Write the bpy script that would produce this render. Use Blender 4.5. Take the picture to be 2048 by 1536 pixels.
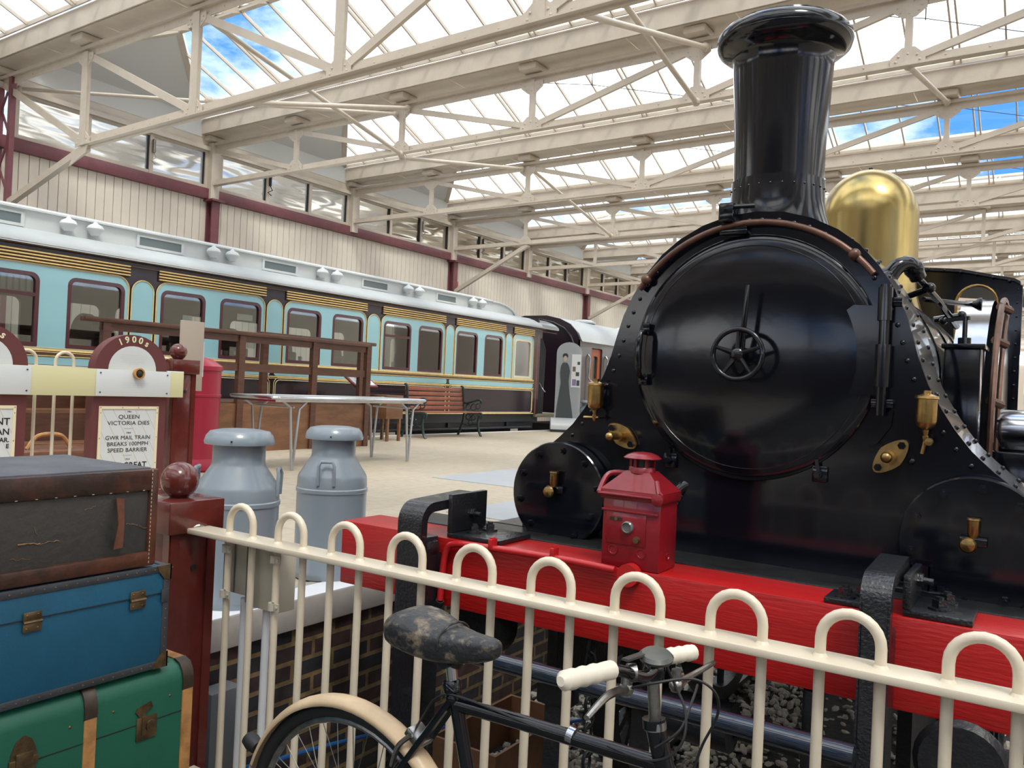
import bpy, bmesh, math, random
from math import sin, cos, pi, radians, sqrt, atan2
from mathutils import Vector, Matrix
random.seed(7)
for o in list(bpy.data.objects): bpy.data.objects.remove(o)
SC = bpy.context.scene
COL = SC.collection
V = Vector
# ---------------------------------------------------------------- camera
W, H, FPX = 2048, 1536, 1658.99
CAM = V((0, 0, 1.6))
def _ray(u, v): return V((u - 1024, -(v - 768), -FPX))
_a = _ray(2112, 826).normalized(); _b = _ray(-1500, 662).normalized()
_Z = (-_b).cross(_a).normalized(); _X = _a.cross(_Z).normalized()
RW = Matrix((_X, _a, _Z))            # rows: world axes seen from the camera
cam = bpy.data.cameras.new('camera'); cam.sensor_width = 36; cam.lens = 36 * FPX / W
cam.clip_start = .05; cam.clip_end = 500
co = bpy.data.objects.new('camera', cam); COL.objects.link(co)
co.matrix_world = Matrix.Translation(CAM) @ RW.to_4x4()
SC.camera = co
def at(u, v, ax, val):
    """world point of pixel (u,v) on the plane axis ax = val (measuring tool)"""
    d = RW @ _ray(u, v); t = (val - CAM[ax]) / d[ax]
    return CAM + d * t
SC.view_settings.view_transform = 'Standard'; SC.view_settings.look = 'None'
SC.view_settings.gamma = 1; SC.view_settings.use_curve_mapping = False
SC.view_settings.exposure = 0.55
# ---------------------------------------------------------------- world
wd = bpy.data.worlds.new('World'); SC.world = wd; wd.use_nodes = True
nt = wd.node_tree; N = nt.nodes; L = nt.links; N.clear()
tc = N.new('ShaderNodeTexCoord'); mp = N.new('ShaderNodeMapping'); mp.inputs['Scale'].default_value = (1.0, 1.0, 2.2)
mp.inputs['Location'].default_value = (3.1, 0.4, 0.0)
n1 = N.new('ShaderNodeTexNoise'); n1.inputs['Scale'].default_value = 1.9; n1.inputs['Detail'].default_value = 8; n1.inputs['Roughness'].default_value = .58
rp = N.new('ShaderNodeValToRGB'); rp.color_ramp.elements[0].position = .37; rp.color_ramp.elements[1].position = .52
rp.color_ramp.elements[0].color = (0, 0, 0, 1); rp.color_ramp.elements[1].color = (1, 1, 1, 1)
mx = N.new('ShaderNodeMixRGB'); mx.inputs[1].default_value = (.10, .34, .86, 1); mx.inputs[2].default_value = (2.1, 2.1, 2.1, 1)
bg = N.new('ShaderNodeBackground'); bg.inputs['Strength'].default_value = 1.0; wo = N.new('ShaderNodeOutputWorld')
L.new(tc.outputs['Generated'], mp.inputs[0]); L.new(mp.outputs[0], n1.inputs['Vector']); L.new(n1.outputs[0], rp.inputs[0])
L.new(rp.outputs[0], mx.inputs[0]); L.new(mx.outputs[0], bg.inputs[0]); L.new(bg.outputs[0], wo.inputs[0])
sl = bpy.data.lights.new('sun', 'SUN'); sl.energy = 1.5; sl.angle = radians(14); sl.color = (1, .95, .86)
so = bpy.data.objects.new('sun', sl); COL.objects.link(so)
so.rotation_euler = V((-.5, .4, -1)).to_track_quat('-Z', 'Y').to_euler()
# ---------------------------------------------------------------- materials
_M = {}
def mat(name, col, rough=.5, metal=0, noise=0, nscale=8, bump=0, bscale=40, coat=0, alt=None, spec=.5, stretch=None, aw=.5, trans=0):
    if name in _M: return _M[name]
    m = bpy.data.materials.new(name); m.use_nodes = True; t = m.node_tree; b = t.nodes['Principled BSDF']
    b.inputs['Base Color'].default_value = (*col, 1); b.inputs['Roughness'].default_value = rough
    b.inputs['Metallic'].default_value = metal; b.inputs['Coat Weight'].default_value = coat
    b.inputs['Specular IOR Level'].default_value = spec; b.inputs['Transmission Weight'].default_value = trans
    if noise or bump:
        c = t.nodes.new('ShaderNodeTexCoord'); mpp = t.nodes.new('ShaderNodeMapping'); t.links.new(c.outputs['Object'], mpp.inputs[0])
        if stretch: mpp.inputs['Scale'].default_value = stretch
    if noise:
        n = t.nodes.new('ShaderNodeTexNoise'); n.inputs['Scale'].default_value = nscale; n.inputs['Detail'].default_value = 6; n.inputs['Roughness'].default_value = .65
        t.links.new(mpp.outputs[0], n.inputs['Vector'])
        r = t.nodes.new('ShaderNodeValToRGB'); r.color_ramp.elements[0].position = aw - .12; r.color_ramp.elements[1].position = aw + .14
        a = alt if alt else tuple(x * (1 - noise) for x in col)
        r.color_ramp.elements[0].color = (*a, 1); r.color_ramp.elements[1].color = (*col, 1)
        t.links.new(n.outputs[0], r.inputs[0]); t.links.new(r.outputs[0], b.inputs['Base Color'])
    if bump:
        n2 = t.nodes.new('ShaderNodeTexNoise'); n2.inputs['Scale'].default_value = bscale; n2.inputs['Detail'].default_value = 4
        t.links.new(mpp.outputs[0], n2.inputs['Vector'])
        bp = t.nodes.new('ShaderNodeBump'); bp.inputs['Strength'].default_value = bump; bp.inputs['Distance'].default_value = .01
        t.links.new(n2.outputs[0], bp.inputs['Height']); t.links.new(bp.outputs[0], b.inputs['Normal'])
    _M[name] = m; return m
def brickmat(name, c1, c2, mortar, bw, bh, axes, ms=.02, rough=.7, offset=.5, bias=0, bump=.4, noise=.25, msmooth=.1):
    m = bpy.data.materials.new(name); m.use_nodes = True; t = m.node_tree; b = t.nodes['Principled BSDF']
    c = t.nodes.new('ShaderNodeTexCoord'); s = t.nodes.new('ShaderNodeSeparateXYZ'); k = t.nodes.new('ShaderNodeCombineXYZ')
    t.links.new(c.outputs['Object'], s.inputs[0]); t.links.new(s.outputs[axes[0]], k.inputs[0]); t.links.new(s.outputs[axes[1]], k.inputs[1])
    q = t.nodes.new('ShaderNodeTexBrick'); q.inputs['Scale'].default_value = 1; q.inputs['Brick Width'].default_value = bw; q.inputs['Row Height'].default_value = bh
    q.inputs['Mortar Size'].default_value = ms; q.inputs['Mortar Smooth'].default_value = msmooth; q.inputs['Bias'].default_value = bias; q.offset = offset
    q.inputs['Color1'].default_value = (*c1, 1); q.inputs['Color2'].default_value = (*c2, 1); q.inputs['Mortar'].default_value = (*mortar, 1)
    t.links.new(k.outputs[0], q.inputs['Vector'])
    n = t.nodes.new('ShaderNodeTexNoise'); n.inputs['Scale'].default_value = 14; n.inputs['Detail'].default_value = 6; t.links.new(c.outputs['Object'], n.inputs['Vector'])
    mr = t.nodes.new('ShaderNodeMapRange'); mr.inputs[1].default_value = .3; mr.inputs[2].default_value = .7; mr.inputs[3].default_value = 1 - noise; mr.inputs[4].default_value = 1 + noise
    t.links.new(n.outputs[0], mr.inputs[0])
    mm = t.nodes.new('ShaderNodeMixRGB'); mm.blend_type = 'MULTIPLY'; mm.inputs[0].default_value = 1
    t.links.new(q.outputs['Color'], mm.inputs[1]); t.links.new(mr.outputs[0], mm.inputs[2]); t.links.new(mm.outputs[0], b.inputs['Base Color'])
    bp = t.nodes.new('ShaderNodeBump'); bp.inputs['Strength'].default_value = bump; bp.inputs['Distance'].default_value = .01; bp.invert = True
    t.links.new(q.outputs['Fac'], bp.inputs['Height']); t.links.new(bp.outputs[0], b.inputs['Normal']); b.inputs['Roughness'].default_value = rough
    return m
def glassmat(name, tint=(1, 1, 1), refl=.08, rough=.02, wave=0, gcol=(1, 1, 1)):
    m = bpy.data.materials.new(name); m.use_nodes = True; t = m.node_tree; t.nodes.clear()
    o = t.nodes.new('ShaderNodeOutputMaterial'); tr = t.nodes.new('ShaderNodeBsdfTransparent'); tr.inputs[0].default_value = (*tint, 1)
    g = t.nodes.new('ShaderNodeBsdfGlossy'); g.inputs['Roughness'].default_value = rough; g.inputs['Color'].default_value = (*gcol, 1)
    mi = t.nodes.new('ShaderNodeMixShader')
    fr = t.nodes.new('ShaderNodeLayerWeight'); fr.inputs[0].default_value = .25
    mr = t.nodes.new('ShaderNodeMapRange'); mr.inputs[3].default_value = refl; mr.inputs[4].default_value = 1.0
    t.links.new(fr.outputs['Fresnel'], mr.inputs[0]); t.links.new(mr.outputs[0], mi.inputs[0])
    t.links.new(tr.outputs[0], mi.inputs[1]); t.links.new(g.outputs[0], mi.inputs[2]); t.links.new(mi.outputs[0], o.inputs[0])
    if wave:
        c = t.nodes.new('ShaderNodeTexCoord'); mpp = t.nodes.new('ShaderNodeMapping'); mpp.inputs['Scale'].default_value = (1, .7, 4.2)
        mpp.inputs['Rotation'].default_value = (radians(-18), 0, 0)
        n = t.nodes.new('ShaderNodeTexNoise'); n.inputs['Scale'].default_value = 1.5; n.inputs['Detail'].default_value = .5
        bp = t.nodes.new('ShaderNodeBump'); bp.inputs['Strength'].default_value = 1; bp.inputs['Distance'].default_value = wave
        t.links.new(c.outputs['Object'], mpp.inputs[0]); t.links.new(mpp.outputs[0], n.inputs['Vector']); t.links.new(n.outputs[0], bp.inputs['Height'])
        t.links.new(bp.outputs[0], g.inputs['Normal'])
    return m
CREAM = mat('cream painted steel', (.61, .535, .445), .42, noise=.10, nscale=3)
WALLB = mat('pale boarding', (.80, .72, .61), .6, noise=.06, nscale=2)
WHITEP = mat('matt white panel', (.62, .62, .60), .7)
MAROON = mat('maroon painted steel', (.19, .058, .070), .38, noise=.2, nscale=5)
MARW = mat('maroon gloss wood', (.135, .024, .018), .22, noise=.25, nscale=7, coat=.4, bump=.05)
SIGNM = mat('matt maroon board', (.125, .032, .032), .5)
BLACK = mat('gloss black paint', (.0045, .0055, .009), .12, coat=.08, spec=.5, noise=.3, nscale=4, bump=.05, bscale=7)
BLACKD = mat('dull black iron', (.012, .013, .016), .42, noise=.4, nscale=12, bump=.3, bscale=60)
BLACKT = mat('thick black paint', (.010, .011, .014), .24, bump=.5, bscale=120, coat=.3)
GREASE = mat('greasy black plate', (.020, .020, .020), .30, noise=.5, nscale=6, bump=.5, bscale=18)
RED = mat('red painted timber', (.42, .008, .008), .36, noise=.16, nscale=5, bump=.22, bscale=30, stretch=(.5, 4, 4), coat=.15)
LRED = mat('deep red lamp paint', (.24, .006, .013), .3, noise=.2, nscale=14, coat=.3, bump=.05)
BRASS = mat('old brass', (.52, .34, .13), .3, 1, noise=.45, nscale=12)
BRASSP = mat('polished brass', (.50, .38, .15), .24, 1, noise=.22, nscale=3, stretch=(2, 2, .5), bump=.04, bscale=9)
COPPER = mat('brown copper', (.16, .085, .06), .38, .6, noise=.3, nscale=20)
STEEL = mat('bright steel', (.62, .64, .68), .16, 1, noise=.15, nscale=6)
CHROME = mat('dull chrome', (.45, .44, .42), .28, 1, noise=.4, nscale=30)
GREYP = mat('blue grey churn paint', (.225, .265, .305), .3, noise=.05, nscale=3, coat=.25)
FCREAM = mat('cream fence paint', (.71, .62, .48), .34, noise=.06, nscale=9, coat=.15)
BOXC = mat('beige box', (.50, .46, .37), .45)
WHITE = mat('white plastic', (.74, .76, .80), .35)
ROOFW = mat('white carriage roof', (.68, .71, .71), .5, noise=.07, nscale=2)
ROOFT = mat('toned down white carriage roof', (.47, .50, .505), .5, noise=.08, nscale=2)  # white roof paint darkened in colour to offset the sun on the roof tops
UMBER = mat('plum umber paint', (.022, .013, .020), .2, coat=.1)
DKSOL = mat('black underframe', (.014, .016, .022), .5)
BLUE = mat('pale blue paint', (.30, .56, .62), .28, coat=.3)
GOLD = mat('gold lining', (.88, .64, .26), .4, noise=.15, nscale=10)
CLINE = mat('cream lining', (.70, .64, .48), .45)
WFRAME = mat('maroon window frame', (.075, .014, .020), .3, coat=.4)
WOOD = mat('dark brown timber', (.115, .045, .025), .4, noise=.4, nscale=5, stretch=(6, 1, 6), coat=.1)
WOODL = mat('varnished plywood', (.22, .10, .045), .45, noise=.4, nscale=2.5, stretch=(1, 1, 4))
WOODR = mat('reddish bench slats', (.34, .115, .065), .4, noise=.25, nscale=6)
PLANK = mat('packing crate board', (.24, .115, .055), .6, noise=.3, nscale=5)
LEAF = mat('dark green iron', (.010, .03, .028), .35)
SILV = mat('silver table top', (.50, .53, .52), .35, .5)
DARK = mat('dark interior', (.022, .024, .030), .6)
SEAT = mat('dark leather', (.012, .013, .018), .4)
PAPER = mat('white paper', (.72, .72, .68), .7)
BIN = mat('crimson paint', (.36, .018, .045), .34, noise=.05)
INK = mat('black print', (.015, .014, .014), .7)
INKF = mat('grey print', (.33, .33, .33), .7)
CREAMP = mat('cream board', (.66, .62, .36), .5)
CREAML = mat('cream lettering', (.74, .70, .46), .5)
BOARDW = mat('white sign board', (.63, .65, .66), .4)
GLASS = glassmat('window glass', (.82, .87, .86), .09)
RGLASS = glassmat('roof glass', (.93, .96, .97), .02)
WGLASS = glassmat('wavy clerestory glass', (.50, .52, .52), .50, .12, wave=.02, gcol=(.95, .88, .76))
TRUNKB = mat('worn black canvas', (.030, .033, .042), .6, noise=.4, nscale=6, bump=.3, bscale=50, alt=(.055, .05, .045), aw=.62)
TRUNKL = mat('worn brown leather', (.13, .038, .016), .45, noise=.6, nscale=6, bump=.3, bscale=30, alt=(.03, .016, .012), coat=.1)
TRUNKBL = mat('teal blue cloth', (.010, .105, .19), .5, noise=.15, nscale=8, bump=.12, bscale=200)
TRIMG = mat('grey leather trim', (.055, .06, .07), .5, noise=.3, nscale=10)
TRUNKG = mat('green cloth', (.012, .115, .070), .42, noise=.12, nscale=5, bump=.08, bscale=200)
CANE = mat('cane wood band', (.50, .25, .085), .4, noise=.45, nscale=9, alt=(.16, .07, .03), aw=.42)
HARDW = mat('worn brassy lock', (.25, .17, .09), .4, .8, noise=.5, nscale=25)
TOPC = mat('scuffed grey canvas', (.12, .125, .14), .6, noise=.35, nscale=5, bump=.2, bscale=60)
SADL = mat('cracked saddle leather', (.02, .021, .024), .42, noise=.9, nscale=34, bump=.5, bscale=50, alt=(.30, .23, .15), aw=.36)
RUB = mat('black rubber', (.015, .015, .016), .55)
GRIP = mat('ivory grip', (.80, .73, .60), .35)
GUARD = mat('yellowed mudguard', (.68, .50, .31), .35, noise=.25, nscale=7)
GUARDU = mat('dirty mudguard inside', (.17, .16, .145), .8, noise=.5, nscale=18)
BCABLE = mat('blue cable', (.010, .075, .24), .4)
STONE = mat('pale gravel', (.66, .60, .51), .8, noise=.35, nscale=3)
SOIL = mat('dark ballast', (.055, .05, .045), .9, noise=.5, nscale=20, bump=.8, bscale=40)
STEELP = mat('grey steel plate', (.42, .44, .47), .4, noise=.1, nscale=4, bump=.2, bscale=60)
REDB = mat('red bell', (.55, .03, .04), .3)
ORANGE = mat('orange brown door', (.30, .07, .02), .35)
PLASTIC = mat('milky acrylic', (.50, .54, .57), .15); PLASTIC.node_tree.nodes['Principled BSDF'].inputs['Alpha'].default_value = .45
DRESS = mat('grey green gown', (.055, .065, .07), .8)
SKIN = mat('grey skin tone', (.42, .35, .30), .6)
HAIR = mat('dark hair', (.03, .025, .022), .7)
# ---------------------------------------------------------------- helpers
_root = {}
def rootloc(p):
    while p is not None and p.parent is not None: p = p.parent
    return p.location if p is not None else V((0, 0, 0))
class MB:
    def __init__(s): s.bm = bmesh.new()
    def box(s, c, d, rot=None, bev=0, seg=2):
        M = Matrix.Translation(V(c)) @ (rot.to_4x4() if rot else Matrix()) @ Matrix.Diagonal((d[0], d[1], d[2], 1))
        r = bmesh.ops.create_cube(s.bm, size=1, matrix=M)
        if bev:
            es = list({e for v in r['verts'] for e in v.link_edges})
            bmesh.ops.bevel(s.bm, geom=es, offset=bev, segments=seg, affect='EDGES', profile=.5)
        return s
    def bx(s, x0, x1, y0, y1, z0, z1, bev=0):
        return s.box(((x0 + x1) / 2, (y0 + y1) / 2, (z0 + z1) / 2), (abs(x1 - x0), abs(y1 - y0), abs(z1 - z0)), None, bev)
    def bar(s, a, b, w, h, up=(0, 0, 1), bev=0):
        a, b = V(a), V(b); d = (b - a); l = d.length; d.normalize(); upv = V(up)
        x = d.cross(upv)
        if x.length < 1e-4: x = d.cross(V((1, 0, 0)))
        x.normalize(); z = x.cross(d)
        R = Matrix((x, d, z)).transposed()
        return s.box((a + b) / 2, (w, l, h), R, bev)
    def tube(s, pts, r, seg=10, closed=False, ell=None):
        pts = [V(p) for p in pts]; n = len(pts); rs = r if isinstance(r, (list, tuple)) else [r] * n
        rings = []; prev = None
        for i, p in enumerate(pts):
            if closed: t = pts[(i + 1) % n] - pts[i - 1]
            else: t = pts[min(i + 1, n - 1)] - pts[max(i - 1, 0)]
            t.normalize()
            if prev is None:
                u = t.cross(V((0, 0, 1)));
                if u.length < .05: u = t.cross(V((0, 1, 0)))
            else: u = prev - t * prev.dot(t)
            u.normalize(); prev = u; w = t.cross(u)
            rings.append([s.bm.verts.new(p + (u * cos(2 * pi * k / seg) + w * sin(2 * pi * k / seg)) * rs[i]) for k in range(seg)])
        m = n if closed else n - 1
        for i in range(m):
            A, B = rings[i], rings[(i + 1) % n]
            for k in range(seg): s.bm.faces.new((A[k], A[(k + 1) % seg], B[(k + 1) % seg], B[k]))
        if not closed:
            s.bm.faces.new(rings[0][::-1]); s.bm.faces.new(rings[-1])
        return s
    def cyl(s, a, b, r, r2=None, seg=20): return s.tube([a, b], [r, r if r2 is None else r2], seg)
    def lathe(s, prof, o, ax=(0, 0, 1), seg=32, cap=True):
        o = V(o); ax = V(ax).normalized(); u = ax.cross(V((1, 0, 0)))
        if u.length < .1: u = ax.cross(V((0, 1, 0)))
        u.normalize(); w = ax.cross(u); rings = []
        for r, h in prof:
            rings.append([s.bm.verts.new(o + ax * h + (u * cos(2 * pi * k / seg) + w * sin(2 * pi * k / seg)) * max(r, 1e-4)) for k in range(seg)])
        for A, B in zip(rings, rings[1:]):
            for k in range(seg): s.bm.faces.new((A[k], A[(k + 1) % seg], B[(k + 1) % seg], B[k]))
        if cap:
            s.bm.faces.new(rings[0][::-1]); s.bm.faces.new(rings[-1])
        return s
    def sph(s, c, r, sc=(1, 1, 1), seg=20):
        M = Matrix.Translation(V(c)) @ Matrix.Diagonal((sc[0], sc[1], sc[2], 1))
        bmesh.ops.create_uvsphere(s.bm, u_segments=seg, v_segments=max(6, seg // 2), radius=r, matrix=M); return s
    def prism(s, poly, ext):
        A = [s.bm.verts.new(V(p)) for p in poly]; B = [s.bm.verts.new(V(p) + V(ext)) for p in poly]; n = len(A)
        s.bm.faces.new(A[::-1]); s.bm.faces.new(B)
        for i in range(n): s.bm.faces.new((A[i], A[(i + 1) % n], B[(i + 1) % n], B[i]))
        return s
    def strip(s, prof, ext, close=False):
        A = [s.bm.verts.new(V(p)) for p in prof]; B = [s.bm.verts.new(V(p) + V(ext)) for p in prof]; n = len(A)
        for i in range(n if close else n - 1): s.bm.faces.new((A[i], A[(i + 1) % n], B[(i + 1) % n], B[i]))
        return s
    def face(s, pts): s.bm.faces.new([s.bm.verts.new(V(p)) for p in pts]); return s
    def addmesh(s, me, M):
        n = len(s.bm.verts); s.bm.from_mesh(me); s.bm.verts.ensure_lookup_table()
        bmesh.ops.transform(s.bm, matrix=M, verts=s.bm.verts[n:]); return s
    def plate(s, outer, holes, th, o, u, v):
        """flat plate with holes; outer/holes are 2-D loops in the basis o,u,v; thickness along u x v"""
        cu = bpy.data.curves.new('t', 'CURVE'); cu.dimensions = '2D'; cu.fill_mode = 'BOTH'; cu.extrude = th / 2
        for lp in [outer] + list(holes):
            sp = cu.splines.new('POLY'); sp.points.add(len(lp) - 1); sp.use_cyclic_u = True
            for i, p in enumerate(lp): sp.points[i].co = (p[0], p[1], 0, 1)
        return s._curve(cu, o, u, v)
    def _curve(s, cu, o, u, v):
        ob = bpy.data.objects.new('t', cu); COL.objects.link(ob); dg = bpy.context.evaluated_depsgraph_get(); dg.update()
        me = bpy.data.meshes.new_from_object(ob.evaluated_get(dg)); bpy.data.objects.remove(ob)
        u = V(u).normalized(); v = V(v).normalized(); w = u.cross(v)
        M = Matrix.Translation(V(o)) @ Matrix((u, v, w)).transposed().to_4x4()
        s.addmesh(me, M); bpy.data.meshes.remove(me); bpy.data.curves.remove(cu); return s
    def text(s, txt, size, o, u, v, ext=.0006, align='CENTER', bold=0, sx=1):
        cu = bpy.data.curves.new('t', 'FONT'); cu.body = txt; cu.size = size; cu.extrude = ext; cu.align_x = align; cu.offset = bold
        cu.resolution_u = 3
        u = V(u).normalized(); v = V(v).normalized(); w = u.cross(v)
        ob = bpy.data.objects.new('t', cu); COL.objects.link(ob); dg = bpy.context.evaluated_depsgraph_get(); dg.update()
        me = bpy.data.meshes.new_from_object(ob.evaluated_get(dg)); bpy.data.objects.remove(ob)
        M = Matrix.Translation(V(o)) @ Matrix((u, v, w)).transposed().to_4x4() @ Matrix.Diagonal((sx, 1, 1, 1))
        s.addmesh(me, M); bpy.data.meshes.remove(me); bpy.data.curves.remove(cu); return s
    def build(s, name, m, parent=None, angle=38, bevel=0, recalc=True):
        if recalc: bmesh.ops.recalc_face_normals(s.bm, faces=s.bm.faces)
        rl = rootloc(parent)
        if rl.length > 0: bmesh.ops.translate(s.bm, verts=s.bm.verts, vec=-rl)
        me = bpy.data.meshes.new(name); s.bm.to_mesh(me); s.bm.free(); me.materials.append(m)
        me.polygons.foreach_set('use_smooth', [True] * len(me.polygons)); me.set_sharp_from_angle(angle=radians(angle))
        ob = bpy.data.objects.new(name, me); COL.objects.link(ob)
        if parent is not None: ob.parent = parent
        return ob
def thing(name, label, cat, loc, group=None):
    o = bpy.data.objects.new(name, None); COL.objects.link(o); o.location = loc; o.empty_display_size = .1
    return tag(o, label, cat, group)
def tag(o, label, cat, group=None, kind=None):
    o['label'] = label; o['category'] = cat
    if group: o['group'] = group
    if kind: o['kind'] = kind
    return o
def struct(o): o['kind'] = 'structure'; return o
def recenter(o):
    """put a one-mesh thing's origin at its base"""
    me = o.data; xs = [v.co for v in me.vertices]
    c = V((sum(p.x for p in xs) / len(xs), sum(p.y for p in xs) / len(xs), min(p.z for p in xs)))
    me.transform(Matrix.Translation(-c)); o.location = o.location + c; return o
def rrect(x0, x1, y0, y1, r, rb=None, n=5):
    rb = r if rb is None else rb; P = []
    for cx, cy, rr, a0 in ((x1 - r, y1 - r, r, 0), (x0 + r, y1 - r, r, 90), (x0 + rb, y0 + rb, rb, 180), (x1 - rb, y0 + rb, rb, 270)):
        if rr < 1e-4: P.append((cx, cy)); continue
        for i in range(n + 1):
            a = radians(a0 + 90 * i / n); P.append((cx + rr * cos(a), cy + rr * sin(a)))
    return P
def arc(c, r, a0, a1, n, f): return [f(c[0] + r * cos(radians(a0 + (a1 - a0) * i / n)), c[1] + r * sin(radians(a0 + (a1 - a0) * i / n))) for i in range(n + 1)]
def bez(p, n=10):
    """Catmull-Rom through points"""
    p = [V(q) for q in p]; out = []
    for i in range(len(p) - 1):
        a = p[max(i - 1, 0)]; b = p[i]; c = p[i + 1]; d = p[min(i + 2, len(p) - 1)]
        for k in range(n):
            t = k / n; out.append(.5 * ((2 * b) + (c - a) * t + (2 * a - 5 * b + 4 * c - d) * t * t + (3 * b - a - 3 * c + d) * t ** 3))
    out.append(p[-1]); return out
def copy_tree(o, parent=None):
    c = o.copy(); COL.objects.link(c); c.parent = parent
    for ch in list(o.children): copy_tree(ch, c)
    return c
def merge(dst, src):
    b = bmesh.new(); b.from_mesh(dst.data); b.from_mesh(src.data); b.to_mesh(dst.data); b.free()
    dst.data.set_sharp_from_angle(angle=radians(38)); bpy.data.objects.remove(src); return dst
XR = V((1, 0, 0)); YR = V((0, 1, 0)); ZR = V((0, 0, 1))
PZ = .66        # platform level
GZ = -.24       # ballast level
VZ = .17        # visitor path level
XW = -14.5      # long wall on the left
XC = -10.0      # carriage side
XL = -.94       # locomotive centre line
# ================================================================ THE HALL
YE0, YE1 = -13.35, 62.6      # hall ends
XE = 16.6                    # far right wall
def zs(x): return .014 * (x + 14.5)       # the steelwork rises slightly from the wall
FLOORM = brickmat('cream paving', (.47, .40, .30), (.42, .36, .265), (.36, .31, .24), .9, .6, (1, 0), ms=.006, rough=.55, bump=.15, noise=.10, offset=.35)
BRICKM = brickmat('blue engineering brick', (.022, .024, .030), (.060, .030, .026), (.17, .115, .055), .235, .079, (1, 2), ms=.010, rough=.5, bump=.6, noise=.5, bias=-.15)
m = MB(); m.bx(-9.86, -2.67, YE0, YE1, PZ - .12, PZ); struct(m.build('floor', FLOORM))
m = MB(); m.bx(XW, -2.66, YE0, YE1, GZ - .14, GZ - .04); m.bx(-2.66, XE, 1.95, YE1, GZ - .14, GZ - .04); struct(m.build('floor', SOIL))
m = MB(); m.bx(-2.66, XE, YE0, 1.95, VZ - .5, VZ); struct(m.build('floor', mat('dark tarmac', (.09, .085, .08), .8, noise=.3, nscale=15)))
m = MB(); m.bx(2.3, XE, 2.2, YE1, GZ, PZ); struct(m.build('floor', FLOORM))
m = MB(); m.bx(-2.80, -2.672, YE0, YE1, GZ - .04, PZ - .12); struct(m.build('wall_platform', BRICKM))
m = MB(); m.bx(-2.86, -2.65, YE0, YE1, PZ - .12, PZ + .004, .004); struct(m.build('trim_1', mat('grey concrete coping', (.40, .37, .34), .6, noise=.12, nscale=9)))
m = MB(); m.bx(-2.80, -2.652, YE0, YE1, PZ + .004, PZ + .008); struct(m.build('trim_2', WHITE))
m = MB(); m.bx(-9.93, -9.80, YE0, YE1, PZ - .25, PZ + .006); struct(m.build('trim_3', WHITE))
# boarded wall: upright boards with open joints over a backing
m = MB(); m.bx(XW - .2, XW - .03, YE0, YE1, GZ, 5.22)
struct(m.build('wall_left', mat('board joint shadow gap', (.30, .26, .22), .8)))
m = MB(); y = YE0
while y < YE1:
    m.bx(XW - .03, XW, y + .006, y + .160, GZ, 5.20); y += .166
struct(m.build('wall_left', WALLB))
# eaves beam over the clerestory windows
m = MB(); m.bx(XW - .2, XW + .02, YE0, YE1, 6.16, 6.50); m.bx(XW, XW + .10, YE0, YE1, 6.10, 6.18); struct(m.build('trim_4', CREAM))
m = MB(); m.bx(XW - .15, XW + .10, YE0, YE1, 5.13, 5.34, .006); struct(m.build('trim_5', MAROON))
# end walls and the right wall
for nm, (a, b, c, d) in {'wall_front': (XW - .2, XE, YE0 - .2, YE0), 'wall_back': (XW - .2, XE, YE1, YE1 + .2)}.items():
    m = MB(); m.bx(a, b, c, d, GZ, 3.0 if nm == 'wall_front' else 4.6); m.bx(a, b, c, d, 4.4 if nm == 'wall_front' else 5.4, 6.6)
    for i in range(9): m.bx(a + i * 3.9 - .1, a + i * 3.9 + .1, c, d, 2.0, 6.6)
    struct(m.build(nm, WALLB if nm == 'wall_back' else mat('darkened brick end wall', (.07, .05, .045), .8)))  # front wall is out of view, coloured dark to darken the engine's reflections
m = MB(); m.bx(XE, XE + .2, YE0, YE1, GZ, 5.3); m.bx(XE, XE + .2, YE0, YE1, 6.3, 6.9); struct(m.build('wall_right', WALLB))
# ---- bays, clerestory windows
NB = [6.6 + 4 * k for k in range(-5, 15)]
wn = 1
for k, y0 in enumerate(NB[3:-2]):
    y1 = y0 + 4.0
    f = MB(); yA, yB = y0 + .22, y1 - .12
    z0, z1 = 5.36, 6.12; dy = (yB - yA) / 3
    f.bx(XW - .06, XW + .02, yA, yB, z0, z0 + .06); f.bx(XW - .06, XW + .02, yA, yB, z1 - .05, z1)
    for i in range(4):
        yy = yA + dy * i; f.bx(XW - .06, XW + .03, yy - .04, yy + .04, z0, z1)
    w = struct(f.build('window_%d' % wn, CREAM)); wn += 1
    g = MB()
    for i in range(3): g.bx(XW - .035, XW - .03, yA + dy * i + .03, yA + dy * (i + 1) - .03, z0 + .05, z1 - .04)
    g.build('pane', WGLASS, w)
    g = MB()
    for i in range(3):
        yy = yA + dy * (i + 1) - .055; g.bx(XW - .02, XW + .004, yy - .016, yy + .012, z0 + .05, z1 - .04)
    g.build('seal', RUB, w)
    if k < 7:
        g = MB(); yy = yA + dy * (1 if k % 2 else 2); g.cyl((XW + .07, yy + .02, 5.75), (XW + .07, yy + .02, 6.0), .03, seg=8)
        g.tube([(XW + .06, yy + .02, 5.76), (XW + .10, yy + .06, 5.66), (XW + .06, yy - .03, 5.6), (XW + .1, yy + .04, 5.54)], .012, 6)
        g.build('window_opener', BLACKD if k % 2 else CHROME, w)
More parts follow.
